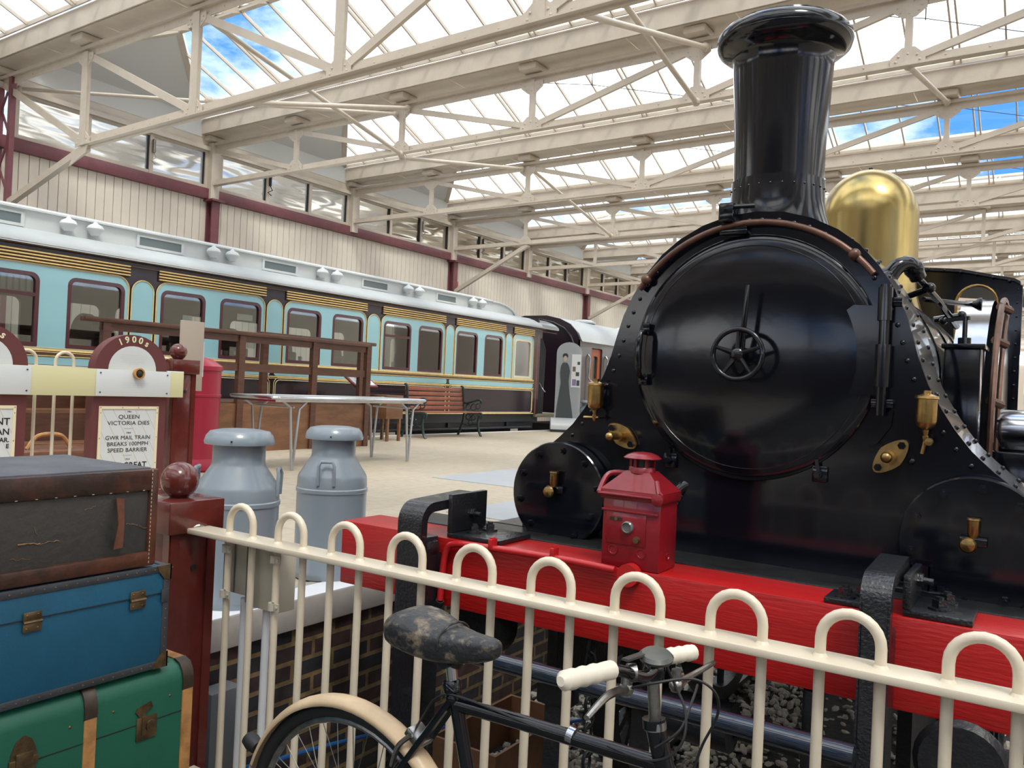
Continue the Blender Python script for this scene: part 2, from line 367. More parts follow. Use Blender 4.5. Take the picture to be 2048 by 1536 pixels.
# ---- columns
def column(y, label, low=True):
    t = thing('wall_column', label, 'column', (XW + .1, y, GZ))
    b = MB()
    for dx in (0, .17): b.bx(XW + .02 + dx, XW + .05 + dx, y - .09, y + .09, GZ, 5.13)
    b.bx(XW + .05, XW + .19, y - .012, y + .012, GZ, 5.13); b.build('shaft', MAROON, t)
    b = MB(); b.bx(XW, XW + .16, y - .10, y + .10, 5.14, 6.26); b.build('upper_post', CREAM, t)
    b = MB(); b.bx(XW, XW + .3, y - .15, y + .15, 5.08, 5.12); b.build('cap_plate', MAROON, t)
column(10.6, 'maroon steel wall column with cream upper post, left of the picture centre', )
column(18.6, 'maroon steel wall column beside the red fire bell')
column(26.6, 'maroon steel wall column rising above the far brown coach')
column(34.6, 'farthest maroon steel wall column, seen beyond the brown coach')
t = thing('wall_column', 'maroon lattice column with two chords at the far left of the picture', 'column', (-14.25, 6.6, GZ))
for dx in (-.28, .10):
    b = MB(); b.bx(-14.30 + dx, -14.21 + dx, 6.55, 6.63, GZ, 6.22); b.build('chord', MAROON, t)
b = MB()
for i in range(14):
    z = GZ + i * .46; s = i % 2
    b.bar((-14.50 if s else -14.2, 6.6, z), (-14.2 if s else -14.50, 6.6, z + .46), .02, .04)
b.build('lacing', MAROON, t)
for k in (14.6, 22.6, 30.6):
    o = MB().bx(XW, XW + .16, k - .10, k + .10, 5.2, 6.26).build('wall_post', CREAM)
    tag(recenter(o), {14.6: 'short cream post between windows above the maroon beam, near the picture centre', 22.6: 'short cream post between windows, next one past the fire bell', 30.6: 'farthest short cream post between the high windows'}[k], 'post')
# fire bell
t = thing('fire_bell', 'small round red fire bell on the boarded wall', 'bell', (XW + .28, 18.78, 4.52))
MB().lathe([(.05, 0), (.13, .01), (.14, .05), (.10, .10), (.02, .12)], (XW, 18.80, 4.50), (1, 0, 0), 20).build('gong', REDB, t)
MB().bx(XW, XW + .06, 18.75, 18.85, 4.62, 4.72).build('back_box', REDB, t)
# ---- trusses
ORD = ['nearest', 'second', 'third', 'fourth', 'fifth', 'sixth', 'seventh', 'eighth', 'ninth', 'tenth', 'eleventh', 'twelfth', 'thirteenth', 'fourteenth', 'fifteenth']
XN = [-14.5 + .02, -12.0, -9.42, -6.82, -4.2, -1.6, 1.0, 3.6, 6.2, 8.8, 11.4, 14.0, 16.5]
def rivets(mb, pts, n, r=.012):
    for p in pts: bmesh.ops.create_icosphere(mb.bm, subdivisions=1, radius=r, matrix=Matrix.Translation(V(p)) @ Matrix.Diagonal((1, .6, 1, 1)))
def truss(y, idx, heavy=False, strut=False, detail=True, label=None):
    cw = .14 if heavy else .085
    t = thing('roof_truss', label, 'truss', (XW, y, 5.3), 'cream steel roof trusses across the hall')
    zt = lambda x: 6.24 + zs(x)
    zb = (lambda x: 4.78 + 1.9 * zs(x)) if heavy else (lambda x: 5.42 + zs(x))
    x0, x1 = XN[0], XN[-1]; xb0 = XN[1] if heavy else XN[0]
    b = MB(); b.bar((x0, y, zt(x0)), (x1, y, zt(x1)), .12, .05); b.bar((x0, y, zt(x0) - .07), (x1, y, zt(x1) - .07), .016, .13)
    if detail and idx < 3:
        n = 100
        rivets(b, [(x0 + (x1 - x0) * i / n, y - .012, zt(x0 + (x1 - x0) * i / n) - .08) for i in range(n)], n)
    b.build('top_chord', CREAM, t)
    b = MB(); b.bar((xb0, y, zb(xb0)), (x1, y, zb(x1)), .12 if not heavy else .17, .02); b.bar((xb0, y, zb(xb0) + .05), (x1, y, zb(x1) + .05), .016, cw + .02)
    if detail and idx < 3:
        n = 70; rivets(b, [(xb0 + (x1 - xb0) * i / n, y - .012, zb(xb0 + (x1 - xb0) * i / n) + .06) for i in range(n)], n)
    b.build('bottom_chord', CREAM, t)
    for i in range(1, len(XN) - 1):
        x = XN[i]; b = MB(); b.bx(x - .04, x + .04, y - .035, y + .035, zb(x), zt(x) - .05)
        if heavy: b.bx(x - .07, x + .07, y - .045, y - .03, zb(x), zt(x) - .05)
        b.build('post', CREAM, t)
    b0 = MB()
    for i in range(len(XN) - 1):
        a, c = XN[i], XN[i + 1]
        down = i < 3 or (6 <= i < 9)
        pa = (a, y, zt(a) - .08) if down else (a, y, zb(a) + .06); pc = (c, y, zb(c) + .06) if down else (c, y, zt(c) - .08)
        b = MB(); b.bar(pa, pc, .05, .10 if heavy else .085); b.build('diagonal', CREAM, t)
    if detail and idx < 4:
        for i in range(1, 7):
            x = XN[i]
            for z, s in ((zb(x) + .08, 1), (zt(x) - .16, -1)):
                if True:
                    g = MB()
                    g.prism([(x - .19, y - .02, z - .08), (x + .19, y - .02, z - .08), (x + .19, y - .02, z + .02), (x + .07, y - .02, z + .13), (x - .07, y - .02, z + .13), (x - .19, y - .02, z + .02)] if s > 0 else
                            [(x - .19, y - .02, z + .08), (x + .19, y - .02, z + .08), (x + .19, y - .02, z - .01), (x + .07, y - .02, z - .10), (x - .07, y - .02, z - .10), (x - .19, y - .02, z - .01)], (0, -.012, 0))
                    rivets(g, [(x + dx, y - .034, z + dz * s) for dx, dz in ((-.13, -.03), (-.1, .03), (.13, -.03), (.1, .03), (0, .05))], 5, .016)
                    g.build('gusset', CREAM, t)
    if strut:
        b = MB(); b.bar((XN[1] + .1, y, zb(XN[1]) - .02), (XW + .22, y, 4.15 if heavy else 4.25), .09, .10)
        if heavy:
            b.prism([(XN[1] - .26, y - .05, zb(XN[1]) - .28), (XN[1] - .12, y - .05, zb(XN[1]) - .05), (XN[1] + .2, y - .05, zb(XN[1]) - .02), (XN[1] + .16, y - .05, zb(XN[1]) - .12)], (0, -.015, 0))
        b.build('strut', CREAM, t)
    return t
YT = [y for y in NB if y > 5]
for i, y in enumerate(YT):
    L_ = 'cream steel roof truss, %s counting away from the camera' % ORD[min(i, 14)]
    if i == 0: L_ = 'nearest and heaviest cream roof truss with big bolted gusset plates'
    truss(y, i, heavy=(i == 0), strut=(i in (0, 3, 5, 7)), detail=i < 4, label=L_)
for i, y in enumerate([2.6, -1.4, -5.4, -9.4]):
    truss(y, 9, detail=False, label=['cream roof truss directly above and behind the camera', 'cream roof truss second behind the camera', 'cream roof truss third behind the camera', 'cream roof truss fourth behind the camera'][i])
# sway rods between trusses
def rod(a, b, label, r=.035):
    o = MB().cyl(a, b, r, seg=10); o.sph(b, r * 1.7, seg=8); o.sph(a, r * 1.7, seg=8)
    tag(recenter(o.build('bracing_rod', CREAM)), label, 'bracing rod', 'round bracing rods between roof trusses')
rod((-9.42, 6.65, 6.24), (-9.38, 10.55, 5.46), 'round rod falling from the nearest truss to the bottom of the second, left of centre')
rod((-9.20, 6.65, 5.1), (-9.24, 10.5, 6.2), 'round rod rising from the nearest truss to the top of the second, left of centre')
rod((-4.24, 6.65, 6.32), (-4.18, 10.55, 5.55), 'round rod falling to the second truss just left of the chimney top')
rod((-4.05, 6.65, 5.2), (-4.07, 10.5, 6.25), 'round rod rising to the second truss left of the chimney top')
rod((-1.6, 10.65, 5.62), (-1.6, 14.5, 6.4), 'round rod between second and third trusses right of the chimney')
rod((-9.52, 10.75, 5.46), (-9.52, 14.5, 6.2), 'round rod between second and third trusses over the blue carriage')
rod((-14.25, 6.75, 6.10), (-9.50, 10.5, 6.14), 'long round rod slanting from the maroon lattice column to the second truss', .03)
rod((-9.42, 14.65, 6.25), (-9.40, 18.5, 5.5), 'round rod between third and fourth trusses over the blue carriage')
rod((-1.5, 18.65, 5.65), (-1.5, 22.5, 6.4), 'round rod between fourth and fifth trusses behind the brass dome')
# ---- valley gutters
GL = [y for y in NB]
def gutter(y, label):
    z0, z1, h = 6.40, 6.68, .26
    t = thing('roof_gutter', label, 'gutter', (XW, y, z0), 'cream valley gutters of the glazed roof')
    a = zs(XW); e = zs(XE)
    for s in (-1, 1):
        b = MB(); yy = y + s * h
        b.prism([(XW, yy - .02, z0 + a), (XE, yy - .02, z0 + e), (XE, yy - .02, z1 + e), (XW, yy - .02, z1 + a)], (0, .04, 0))
        b.prism([(XW, yy - .02 - s * .10, z1 + a), (XE, yy - .02 - s * .10, z1 + e), (XE, yy - .02 - s * .10, z1 + .03 + e), (XW, yy - .02 - s * .10, z1 + .03 + a)], (0, .04 + s * .12, 0))
        b.prism([(XW, yy + s * .06, z1 + .02 + a), (XE, yy + s * .06, z1 + .02 + e), (XE, yy + s * .06, z1 + .10 + e), (XW, yy + s * .06, z1 + .10 + a)], (0, .025, 0))
        b.build('fascia', CREAM, t)
    b = MB(); n = 20
    for i in range(n):
        xa = XW + (XE - XW) * i / n; xb = XW + (XE - XW) * (i + 1) / n - .012
        b.prism([(xa, y - h, z0 + zs(xa)), (xb, y - h, z0 + zs(xb)), (xb, y + h, z0 + zs(xb)), (xa, y + h, z0 + zs(xa))], (0, 0, .015))
    b.build('soffit', CREAM, t)
    for x in XN[:-1]: MB().bx(x - .16, x + .16, y - .20, y + .20, 6.29 + zs(x), 6.40 + zs(x), .03).build('bearing_block', CREAM, t)
for i, y in enumerate(GL):
    if y < 5: gutter(y, 'cream roof gutter over or behind the camera, gutter %s from the end' % ORD[i])
    else: gutter(y, 'cream valley gutter above the %s roof truss from the camera' % ORD[i - 5])
# ---- glazed ridges
RY = 1.70; RZ = .41 * (2 - .32); ZG = 6.76
sx = 1.7
for k, y0 in enumerate(GL[:-1]):
    if y0 > 50: break
    y1 = y0 + 4; yr = y0 + 2; a0, a1 = y0 + .32, y1 - .32
    P_ = lambda x, y, z: (x, y, z + zs(x))
    far = MB(); X0, X1 = XW, XE
    g = MB()
    g.face([P_(X0 + .05, a1, ZG), P_(X1, a1, ZG), P_(X1, yr, ZG + RZ), P_(X0 + sx, yr, ZG + RZ)])
    g.face([P_(X0 + .05, a0, ZG), P_(X1, a0, ZG), P_(X1, yr, ZG + RZ), P_(X0 + sx, yr, ZG + RZ)])
    w = struct(g.build('ceiling', RGLASS, recalc=False))
    b = MB()
    x = -14.5 + .05; i = 0
    while x < XE - .1:
        th = .030 if i % 4 == 0 else .018
        f = min(1, max(0, (x - X0) / sx))
        for ya in (a0, a1):
            ye = ya + (yr - ya) * f; ze = ZG + RZ * f
            if f > .05:
                for dx in ((-.045, .045) if i % 4 == 0 else (0,)):
                    b.bar(P_(x + dx, ya, ZG - .02), P_(x + dx, ye, ze - .02), .026, .055)
        x += .65; i += 1
    b.build('glazing_bar', CREAM, w)
    b = MB(); b.bar(P_(X0 + sx, yr, ZG + RZ), P_(X1, yr, ZG + RZ), .09, .07)
    for s_, ya in ((-1, a0), (1, a1)): b.bar(P_(X0 + .03, ya, ZG), P_(X0 + sx, yr, ZG + RZ), .10, .09)
    b.build('ridge_bar', CREAM, w)
    h = MB(); h.prism([P_(X0 + .02, a0, ZG - .02), P_(X0 + .02, a1, ZG - .02), P_(X0 + sx, yr, ZG + RZ - .02)], (-.04, 0, .03))
    h.bx(X0 - .05, X0 + .03, y0 + .2, y1 - .2, 6.35, ZG)
    h.build('hip_panel', WHITEP, w)
    if 5 < y0 < 30:
        h = MB()
        for xx in (-6.9, -1.7, 3.5):
            p = P_(xx, yr, ZG + RZ - .05)
            h.cyl(p, (p[0], p[1], p[2] - .62), .008, seg=6)
            h.cyl((p[0], p[1], p[2] - .60), P_(xx - 1.9, y0 + .4, 6.7), .006, seg=5); h.cyl((p[0], p[1], p[2] - .60), P_(xx + 1.9, y1 - .4, 6.7), .006, seg=5)
        h.build('tie_rod', DKSOL, w)
# ================================================================ BLUE CARRIAGE
CE = 16.35; CS = -.5; CWD = 2.62; ZB = 1.03; ZT = 3.035
car = thing('railway_carriage', 'long pale blue and plum dining carriage with gold lining and white roof', 'railway carriage', (XC - CWD / 2, 8.2, -.22))
WIN = [(1.62, 2.35, 0), (2.62, 3.35, 0), (4.30, 5.055, 1), (5.386, 6.118, 0), (6.628, 7.321, 0), (7.566, 8.297, 0), (8.80, 9.513, 0), (9.765, 10.487, 0), (11.007, 11.756, 1), (11.973, 12.698, 0),
       (13.15, 13.868, 0), (14.117, 14.791, 0), (15.263, 15.972, 2)]
WZ0, WZ1 = 1.835, 2.70
BAY = [(1.45, 3.84), (4.19, 6.17), (6.56, 8.36), (8.74, 10.55), (10.94, 12.76), (13.09, 14.87), (15.19, 16.04)]
ARC = [(3.88, 4.15), (6.21, 6.52), (8.40, 8.70), (10.59, 10.90), (12.80, 13.05), (14.91, 15.15)]
wh = [rrect(a, b, WZ0, WZ1, .10, .015) for a, b, _ in WIN]
s = MB(); s.plate([(CS, ZB), (CE, ZB), (CE, ZT), (CS, ZT)], wh, .05, (XC - .03, 0, 0), (0, 1, 0), (0, 0, 1)); s.build('body_side', UMBER, car)
s = MB(); s.plate([(CS, ZB), (CE, ZB), (CE, ZT), (CS, ZT)], [rrect(a, b, WZ0, WZ1 - .1, .1, .01) for a, b, _ in WIN], .05, (XC - CWD, 0, 0), (0, 1, 0), (0, 0, 1)); s.build('far_body_side', mat('darkened inner panelling', (.075, .078, .072), .6), car)  # far side coloured near black so the interior looks dim through the windows
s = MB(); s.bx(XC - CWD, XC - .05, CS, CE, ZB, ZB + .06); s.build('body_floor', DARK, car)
s = MB(); s.bx(XC - CWD, XC - .05, CE - .05, CE, ZB, ZT + .2); s.bx(XC - CWD, XC - .05, CS, CS + .05, ZB, ZT + .2); s.build('end_wall', UMBER, car)
# pale blue panels, gold lining
def outline(y0, y1, z0, z1, r): return [V((XC + .010, p[0], p[1])) for p in rrect(y0, y1, z0, z1, r, .004, 8)]
gl = MB(); cl = MB()
for (a, b) in BAY:
    hs = [rrect(w0, w1, WZ0, WZ1, .10, .015) for w0, w1, _ in WIN if w0 > a and w1 < b]
    s = MB(); s.plate(rrect(a, b, 1.815, 2.80, .16, .004, 8), hs, .012, (XC, 0, 0), (0, 1, 0), (0, 0, 1)); s.build('blue_panel', BLUE, car)
    gl.tube(outline(a, b, 1.815, 2.80, .16), .007, 5, True); cl.tube(outline(a + .016, b - .016, 1.83, 2.785, .15), .003, 4, True)
for (a, b) in ARC:
    r = (b - a) / 2 - .001
    s = MB(); s.plate(rrect(a, b, 1.815, 2.80 - .02, r, .004, 9), [], .012, (XC, 0, 0), (0, 1, 0), (0, 0, 1)); s.build('blue_arched_panel', BLUE, car)
    gl.tube(outline(a, b, 1.815, 2.78, r), .007, 5, True)
# louvre strips
for (a, b) in BAY:
    s = MB()
    for k in range(4):
        z = 2.815 + k * .038; s.bx(XC - .005, XC + .035 - k * .002, a + .02, b, z, z + .017, .004)
    s.build('gold_louvre', GOLD, car)
    s = MB(); s.bx(XC - .005, XC + .012, a + .02, b, 2.80, 2.955); s.build('louvre_backing', mat('dark louvre gap', (.05, .03, .02), .5), car)
# waist
for z, r in ((1.800, .012), (1.778, .006), (1.735, .008), (1.615, .010), (1.59, .006)):
    gl.tube([(XC + .008, CS, z), (XC + .008, CE - .25, z)], r, 6)
DIV = [-.4, 4.18, 8.55, 12.92, 16.12]
for a, b in zip(DIV, DIV[1:]):
    s = MB(); s.plate(rrect(a + .04, b - .04, 1.63, 1.722, .02, .04, 4), [], .010, (XC, 0, 0), (0, 1, 0), (0, 0, 1)); s.build('blue_waist_strip', BLUE, car)
    cl.tube(outline(a + .07, b - .07, 1.075, 1.565, .08), .007, 5, True)
    gl.tube([V((XC + .008, p[0], p[1])) for p in rrect(a + .04, b - .04, 1.065, 1.60, .10, .10, 6)], .006, 5, True)
gl.tube([(XC + .008, CS, 1.045), (XC + .008, CE - .2, 1.045)], .009, 6)
gl.build('gold_lining', GOLD, car); cl.build('cream_lining', CLINE, car)
s = MB(); s.bx(XC, XC + .018, CS, CE - .22, 1.745, 1.765, .004); s.bx(XC - .01, XC + .05, CS, CE + .7, ZT - .035, ZT, .01); s.bx(XC - .01, XC + .02, CS, CE + .7, ZT - .10, ZT - .085); s.build('waist_moulding', mat('brown moulding', (.10, .05, .03), .35), car)
# windows
for i, (a, b, kind) in enumerate(WIN):
    f = MB(); ri = rrect(a + .045, b - .045, WZ0 + .05, WZ1 - .045, .07, .012)
    f.plate(rrect(a, b, WZ0, WZ1, .10, .015), [ri], .03, (XC + .006 - .012, 0, 0), (0, 1, 0), (0, 0, 1))
    if kind == 1: f.bx(XC - .02, XC + .012, a + .03, b - .03, 2.42, 2.46)
    w = f.build('window_frame', WFRAME if kind < 2 else CLINE, car)
    MB().bx(XC - .022, XC - .018, a + .03, b - .03, WZ0 + .03, WZ1 - .03).build('pane', GLASS if kind < 2 else glassmat('frosted pane', (.45, .5, .48), .35, .3), w)
    if kind == 1:
        v = MB(); n = 9
        for k in range(n): v.bx(XC - .04, XC - .024, a + .06 + k * (b - a - .12) / n, a + .04 + (k + 1) * (b - a - .12) / n, 2.47, WZ1 - .05, .008)
        v.build('ventilator', mat('ribbed grey glass', (.17, .21, .20), .15), w)
# roof
def roofprof(x0, z0, sgn): return [(x0 + sgn * dx, 0, z0 + dz) for dx, dz in ((-.06, 0), (-.05, .035), (.03, .095), (.17, .165), (.35, .215), (.55, .245))]
s = MB()
for x0, sg in ((XC, -1), (XC - CWD, 1)):
    pr = [(p[0], CS, p[2]) for p in roofprof(x0, ZT, sg)]
    s.strip(pr, (0, CE + .72 - CS, 0)); s.strip([(p[0], p[1], p[2] - .02) for p in pr], (0, CE + .72 - CS, 0))
s.prism([(XC + .05, CE - .03, ZT)] + [(p[0], CE - .03, p[2]) for p in roofprof(XC, ZT, -1)] + [(p[0], CE - .03, p[2]) for p in roofprof(XC - CWD, ZT, 1)[::-1]] + [(XC - CWD - .05, CE - .03, ZT)], (0, .75, 0))
s.build('roof', ROOFT, car)
s = MB(); xs0, xs1 = XC - .55, XC - CWD + .55; ye = CE - 1.25
s.bx(xs1, xs0, CS, ye, 3.24, 3.50)
s.prism([(xs0, ye, 3.24), (xs0, ye, 3.50)] + [(xs0, ye + .95 * sin(radians(a)), 3.26 + .24 * cos(radians(a))) for a in range(15, 91, 15)], (xs1 - xs0, 0, 0))
s.prism([(xs0 + .05, CS, 3.50), (xs0 + .05, CS, 3.52), ((xs0 + xs1) / 2 + .5, CS, 3.60), ((xs0 + xs1) / 2 - .5, CS, 3.60), (xs1 - .05, CS, 3.52), (xs1 - .05, CS, 3.50)], (0, ye - CS, 0))
s.tube([(xs0 + .02, ye, 3.50)] + [(xs0 + .02, ye + .95 * sin(radians(a)), 3.26 + .25 * cos(radians(a))) for a in range(15, 91, 15)], .02, 6)
cs = s.build('clerestory', ROOFW, car)
for a, b in ((2.6, 3.25), (4.42, 5.071), (6.625, 7.272), (8.765, 9.411), (11.009, 11.647), (13.16, 13.769)):
    f = MB(); f.plate([(a - .04, 3.29), (b + .04, 3.29), (b + .04, 3.465), (a - .04, 3.465)], [[(a, 3.325), (b, 3.325), (b, 3.44), (a, 3.44)]], .02, (xs0 + .008, 0, 0), (0, 1, 0), (0, 0, 1))
    f = f.build('clerestory_window', ROOFW, car); MB().bx(xs0 + .001, xs0 + .006, a, b, 3.325, 3.44).build('pane', mat('dark roof light', (.16, .20, .21), .12), f)
for yy in (3.75, 4.05, 5.60, 5.95, 7.75, 8.08, 9.92, 10.26, 12.15, 12.48, 14.27, 14.6):
    v = MB(); x = xs0 + .10
    v.lathe([(.02, -.075), (.05, -.07), (.075, -.02), (.10, .0), (.105, .02), (.085, .06), (.03, .09), (.008, .13), (.0, .14)], (x, yy, 3.39), (0, 0, 1), 14); v.cyl((xs0 - .02, yy, 3.39), (x, yy, 3.39), .05, seg=10)
    v.build('roof_ventilator', ROOFW, car)
# end doorway recess and gangway
s = MB(); s.bx(XC - .42, XC - .38, CE, CE + .7, ZB, ZT); s.build('vestibule_side', UMBER, car)
s = MB(); s.bx(XC - .40, XC - .02, CE - .01, CE + .01, ZB, ZT - .1); s.bx(XC - .05, XC, CE - .14, CE - .10, ZB, ZT - .2, .01); s.build('door_pillar', ORANGE, car)
s = MB()
for i in range(6):
    y = CE + .26 + i * .075; s.tube([(XC - .30, y, ZB), (XC - .28, y, 2.55), (XC - .36, y, 2.78), (XC - .7, y, 2.92), (XC - 1.9, y, 2.92), (XC - 2.2, y, 2.7), (XC - 2.3, y, ZB)], .045, 8)
s.build('gangway_bellows', RUB, car)
s = MB(); s.tube(bez([(XC - .10, CE + .18, 1.75), (XC - .0, CE + .18, 1.62), (XC + .0, CE + .30, 1.55), (XC - .1, CE + .48, 1.55)], 5), .014, 7); s.build('grab_rail', STEEL, car)
s = MB(); s.bx(XC - .45, XC + .02, CE - .1, CE + .75, .96, 1.03, .01); s.build('door_step', mat('olive step', (.20, .17, .11), .6), car)
# underframe
s = MB(); s.bx(XC - .16, XC - .06, CS, CE + .1, .86, ZB); s.bx(XC - .20, XC - .12, CS, CE, .70, .86); s.bx(XC - CWD + .1, XC - CWD + .2, CS, CE, .80, ZB); s.build('solebar', DKSOL, car)
s = MB(); s.bx(XC - .10, XC + .04, CS, CE - .3, .73, .765, .006)
for i in range(8): s.bx(XC - .12, XC - .08, .5 + i * 2.1, .56 + i * 2.1, .75, .95)
s.build('footboard', DKSOL, car)
for yc in (3.6, 6.0, 12.6, 15.0):
    for xx in (XC - .56, XC - 2.06):
        s = MB(); s.lathe([(.46, 0), (.46, .12), (.42, .13), (.40, .06), (.1, .04), (.1, .16), (.0, .16)], (xx - .06, yc, .24), (1, 0, 0), 28); s.build('wheel', DKSOL, car)
s = MB(); s.bx(XC - .40, XC - .30, 2.9, 6.7, .3, .72); s.bx(XC - .40, XC - .30, 11.9, 15.7, .3, .72)
for i in range(5): s.bx(XC - .32, XC - .26, 11.9 + i * .9, 12.2 + i * .9, .15, .55)
s.build('bogie', DKSOL, car)
# interior seen through the windows
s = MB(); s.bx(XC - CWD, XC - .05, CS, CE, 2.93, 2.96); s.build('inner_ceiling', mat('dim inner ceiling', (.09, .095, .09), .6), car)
yy = 5.25
for y in (2.2, 4.0, 5.95, 6.95, 8.2, 9.15, 10.25, 11.35, 12.35, 13.5, 14.5):
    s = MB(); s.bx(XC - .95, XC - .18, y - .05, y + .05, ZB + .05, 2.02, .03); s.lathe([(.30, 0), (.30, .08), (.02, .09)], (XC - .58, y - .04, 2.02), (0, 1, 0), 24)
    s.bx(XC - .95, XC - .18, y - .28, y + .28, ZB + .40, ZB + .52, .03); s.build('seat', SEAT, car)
for y in (4.75, 7.9, 9.75, 11.85, 13.9):
    s = MB(); s.bx(XC - .95, XC - .10, y - .30, y + .30, 1.80, 1.83); s.bx(XC - .9, XC - .86, y - .04, y + .04, ZB, 1.8); tb = s.build('table', mat('brown table cloth', (.16, .05, .04), .6), car)
    g = MB()
    for dx, dy in ((-.2, .1), (-.28, -.12), (-.45, .15), (-.6, -.1)): g.lathe([(.02, 0), (.006, .01), (.006, .06), (.03, .08), (.036, .14)], (XC + dx, y + dy, 1.83), (0, 0, 1), 10)
    g.build('wine_glass', mat('pale glassware', (.6, .62, .62), .15), tb)
s = MB(); s.bx(XC - .045, XC - .04, 7.00, 7.15, 2.24, 2.40); s.bx(XC - .045, XC - .04, 7.90, 8.18, 2.42, 2.51); s.bx(XC - .5, XC - .49, 10.0, 10.3, 2.0, 2.3); s.build('window_notice', PAPER, car)
# ================================================================ BROWN COACH BEYOND
c2 = thing('railway_coach', 'plum brown railway coach with orange door, beyond the blue carriage', 'railway coach', (-11.3, 24, -.22))
Y2 = 18.15; x0, x1 = -12.62, -9.95
prof = [(x1, ZB), (x1, 2.88), (x1 - .10, 3.08), (x1 - .30, 3.28), (x1 - .62, 3.42), (x1 - 1.0, 3.50), (x0 + 1.0, 3.50), (x0 + .62, 3.42), (x0 + .30, 3.28), (x0 + .1, 3.08), (x0, 2.88), (x0, ZB)]
s = MB(); s.prism([(a, Y2, b) for a, b in prof], (0, .05, 0)); s.bx(x0, x1, Y2, 31, ZB, ZB + .1); s.bx(x0, x0 + .05, Y2, 31, ZB, 2.9)
s.tube([(a - (.16 if a > -11 else -.16), Y2 - .02, b - .1) for a, b in prof[1:-1]], .025, 6); s.build('end_panel', UMBER, c2)
s = MB(); s.strip([(a, Y2 + .05, b) for a, b in prof[1:-1]], (0, 13, 0)); s.strip([(a * .997, Y2 + .05, b - .03) for a, b in prof[1:-1]], (0, 13, 0))
s.build('roof', ROOFT, c2)
s = MB(); s.plate([(Y2, ZB), (31, ZB), (31, 2.88), (Y2, 2.88)], [rrect(Y2 + .62, Y2 + 1.22, ZB + .04, 2.72, .05)] + [rrect(20.4 + 1.5 * i, 21.4 + 1.5 * i, 1.85, 2.68, .12, .06) for i in range(6)], .05, (x1 - .02, 0, 0), (0, 1, 0), (0, 0, 1)); s.build('body_side', mat('grey brown panel', (.055, .048, .055), .3, coat=.3), c2)
for i in range(6):
    f = MB(); f.plate(rrect(20.4 + 1.5 * i, 21.4 + 1.5 * i, 1.85, 2.68, .12, .06), [rrect(20.46 + 1.5 * i, 21.34 + 1.5 * i, 1.91, 2.62, .09, .04)], .03, (x1 + .01, 0, 0), (0, 1, 0), (0, 0, 1)); f = f.build('window_frame', CLINE, c2)
    MB().bx(x1 - .03, x1 - .02, 20.4 + 1.5 * i, 21.4 + 1.5 * i, 1.85, 2.68).build('pane', GLASS, f)
f = MB(); f.plate([(Y2 + .64, ZB + .05), (Y2 + 1.20, ZB + .05), (Y2 + 1.20, 2.70), (Y2 + .64, 2.70)], [rrect(Y2 + .78, Y2 + 1.06, 1.55, 2.52, .06)], .04, (x1 - .06, 0, 0), (0, 1, 0), (0, 0, 1)); f = f.build('door', ORANGE, c2)
MB().bx(x1 - .10, x1 - .09, Y2 + .76, Y2 + 1.08, 1.5, 2.55).build('door_pane', mat('dark green glass', (.03, .05, .05), .1), f)
for yy in (Y2 + .45, Y2 + 1.42): 
    s = MB(); s.tube(bez([(x1 + .01, yy, 2.55), (x1 + .07, yy, 2.4), (x1 + .05, yy, 1.95), (x1 + .11, yy + .1, 1.8), (x1 + .11, yy + .12, 1.2), (x1 + .01, yy + .12, 1.1)], 6), .018, 7); s.build('grab_rail', STEEL, c2)
for yy in (20.2, 22.8, 25.6): MB().lathe([(.34, 0), (.34, .04), (.20, .10), (.0, .12)], (-11.0, yy, 3.47), (0, 0, 1), 18).build('roof_ventilator', ROOFW, c2)
s = MB(); s.bx(x1 - .3, x1 - .1, Y2, 31, .7, ZB); s.bx(x0 + .3, x1 - .4, Y2 + 1, 30, .2, .7); s.bx(x0 + .6, x1 - .6, Y2 + 2, 22, GZ - .04, .2); s.bx(x0 + .6, x1 - .6, 27, 29.5, GZ - .04, .2); s.build('underframe', DKSOL, c2)
# ================================================================ BENCH
t = thing('garden_bench', 'garden bench with red brown slats and curly dark green iron ends, beside the blue carriage', 'bench', (-9.3, 12.2, PZ))
bx_, by0, by1 = -9.55, 11.15, 12.80
for y in (by0, by1):
    e = MB(); X = bx_; P3 = lambda pts: [(X + a, y, PZ + b) for a, b in pts]
    e.tube(bez(P3([(-.02, .93), (.03, .90), (.05, .75), (.06, .55), (.10, .45), (.22, .43), (.42, .44), (.50, .41), (.47, .34)]), 5), .022, 7)
    e.tube(bez(P3([(.05, .64), (.14, .62), (.30, .66), (.42, .69), (.47, .66), (.45, .62)]), 5), .022, 7)
    e.tube(bez(P3([(.44, .40), (.41, .25), (.44, .10), (.50, .0)]), 5), .024, 7); e.tube(bez(P3([(.08, .44), (.06, .28), (.0, .12), (-.05, 0)]), 5), .024, 7)
    for cx, cz, r in ((.17, .54, .055), (.30, .55, .06), (.40, .57, .05), (.18, .36, .055), (.30, .35, .05), (.24, .25, .05)):
        e.tube([(X + cx + r * cos(a * pi / 6), y, PZ + cz + r * sin(a * pi / 6)) for a in range(12)], .011, 5, True)
    e.tube(bez(P3([(.06, .22), (.2, .19), (.3, .22), (.42, .2)]), 4), .012, 5)
    e.build('iron_end', LEAF, t)
for k in range(5):
    z = PZ + .52 + k * .085; MB().box((bx_ + .055 - .012 * k, (by0 + by1) / 2, z), (.022, by1 - by0 + .02, .066), None, .005).build('back_slat', WOODR, t)
for k in range(5): MB().box((bx_ + .12 + k * .082, (by0 + by1) / 2, PZ + .455), (.066, by1 - by0 + .02, .022), None, .005).build('seat_slat', WOODR, t)
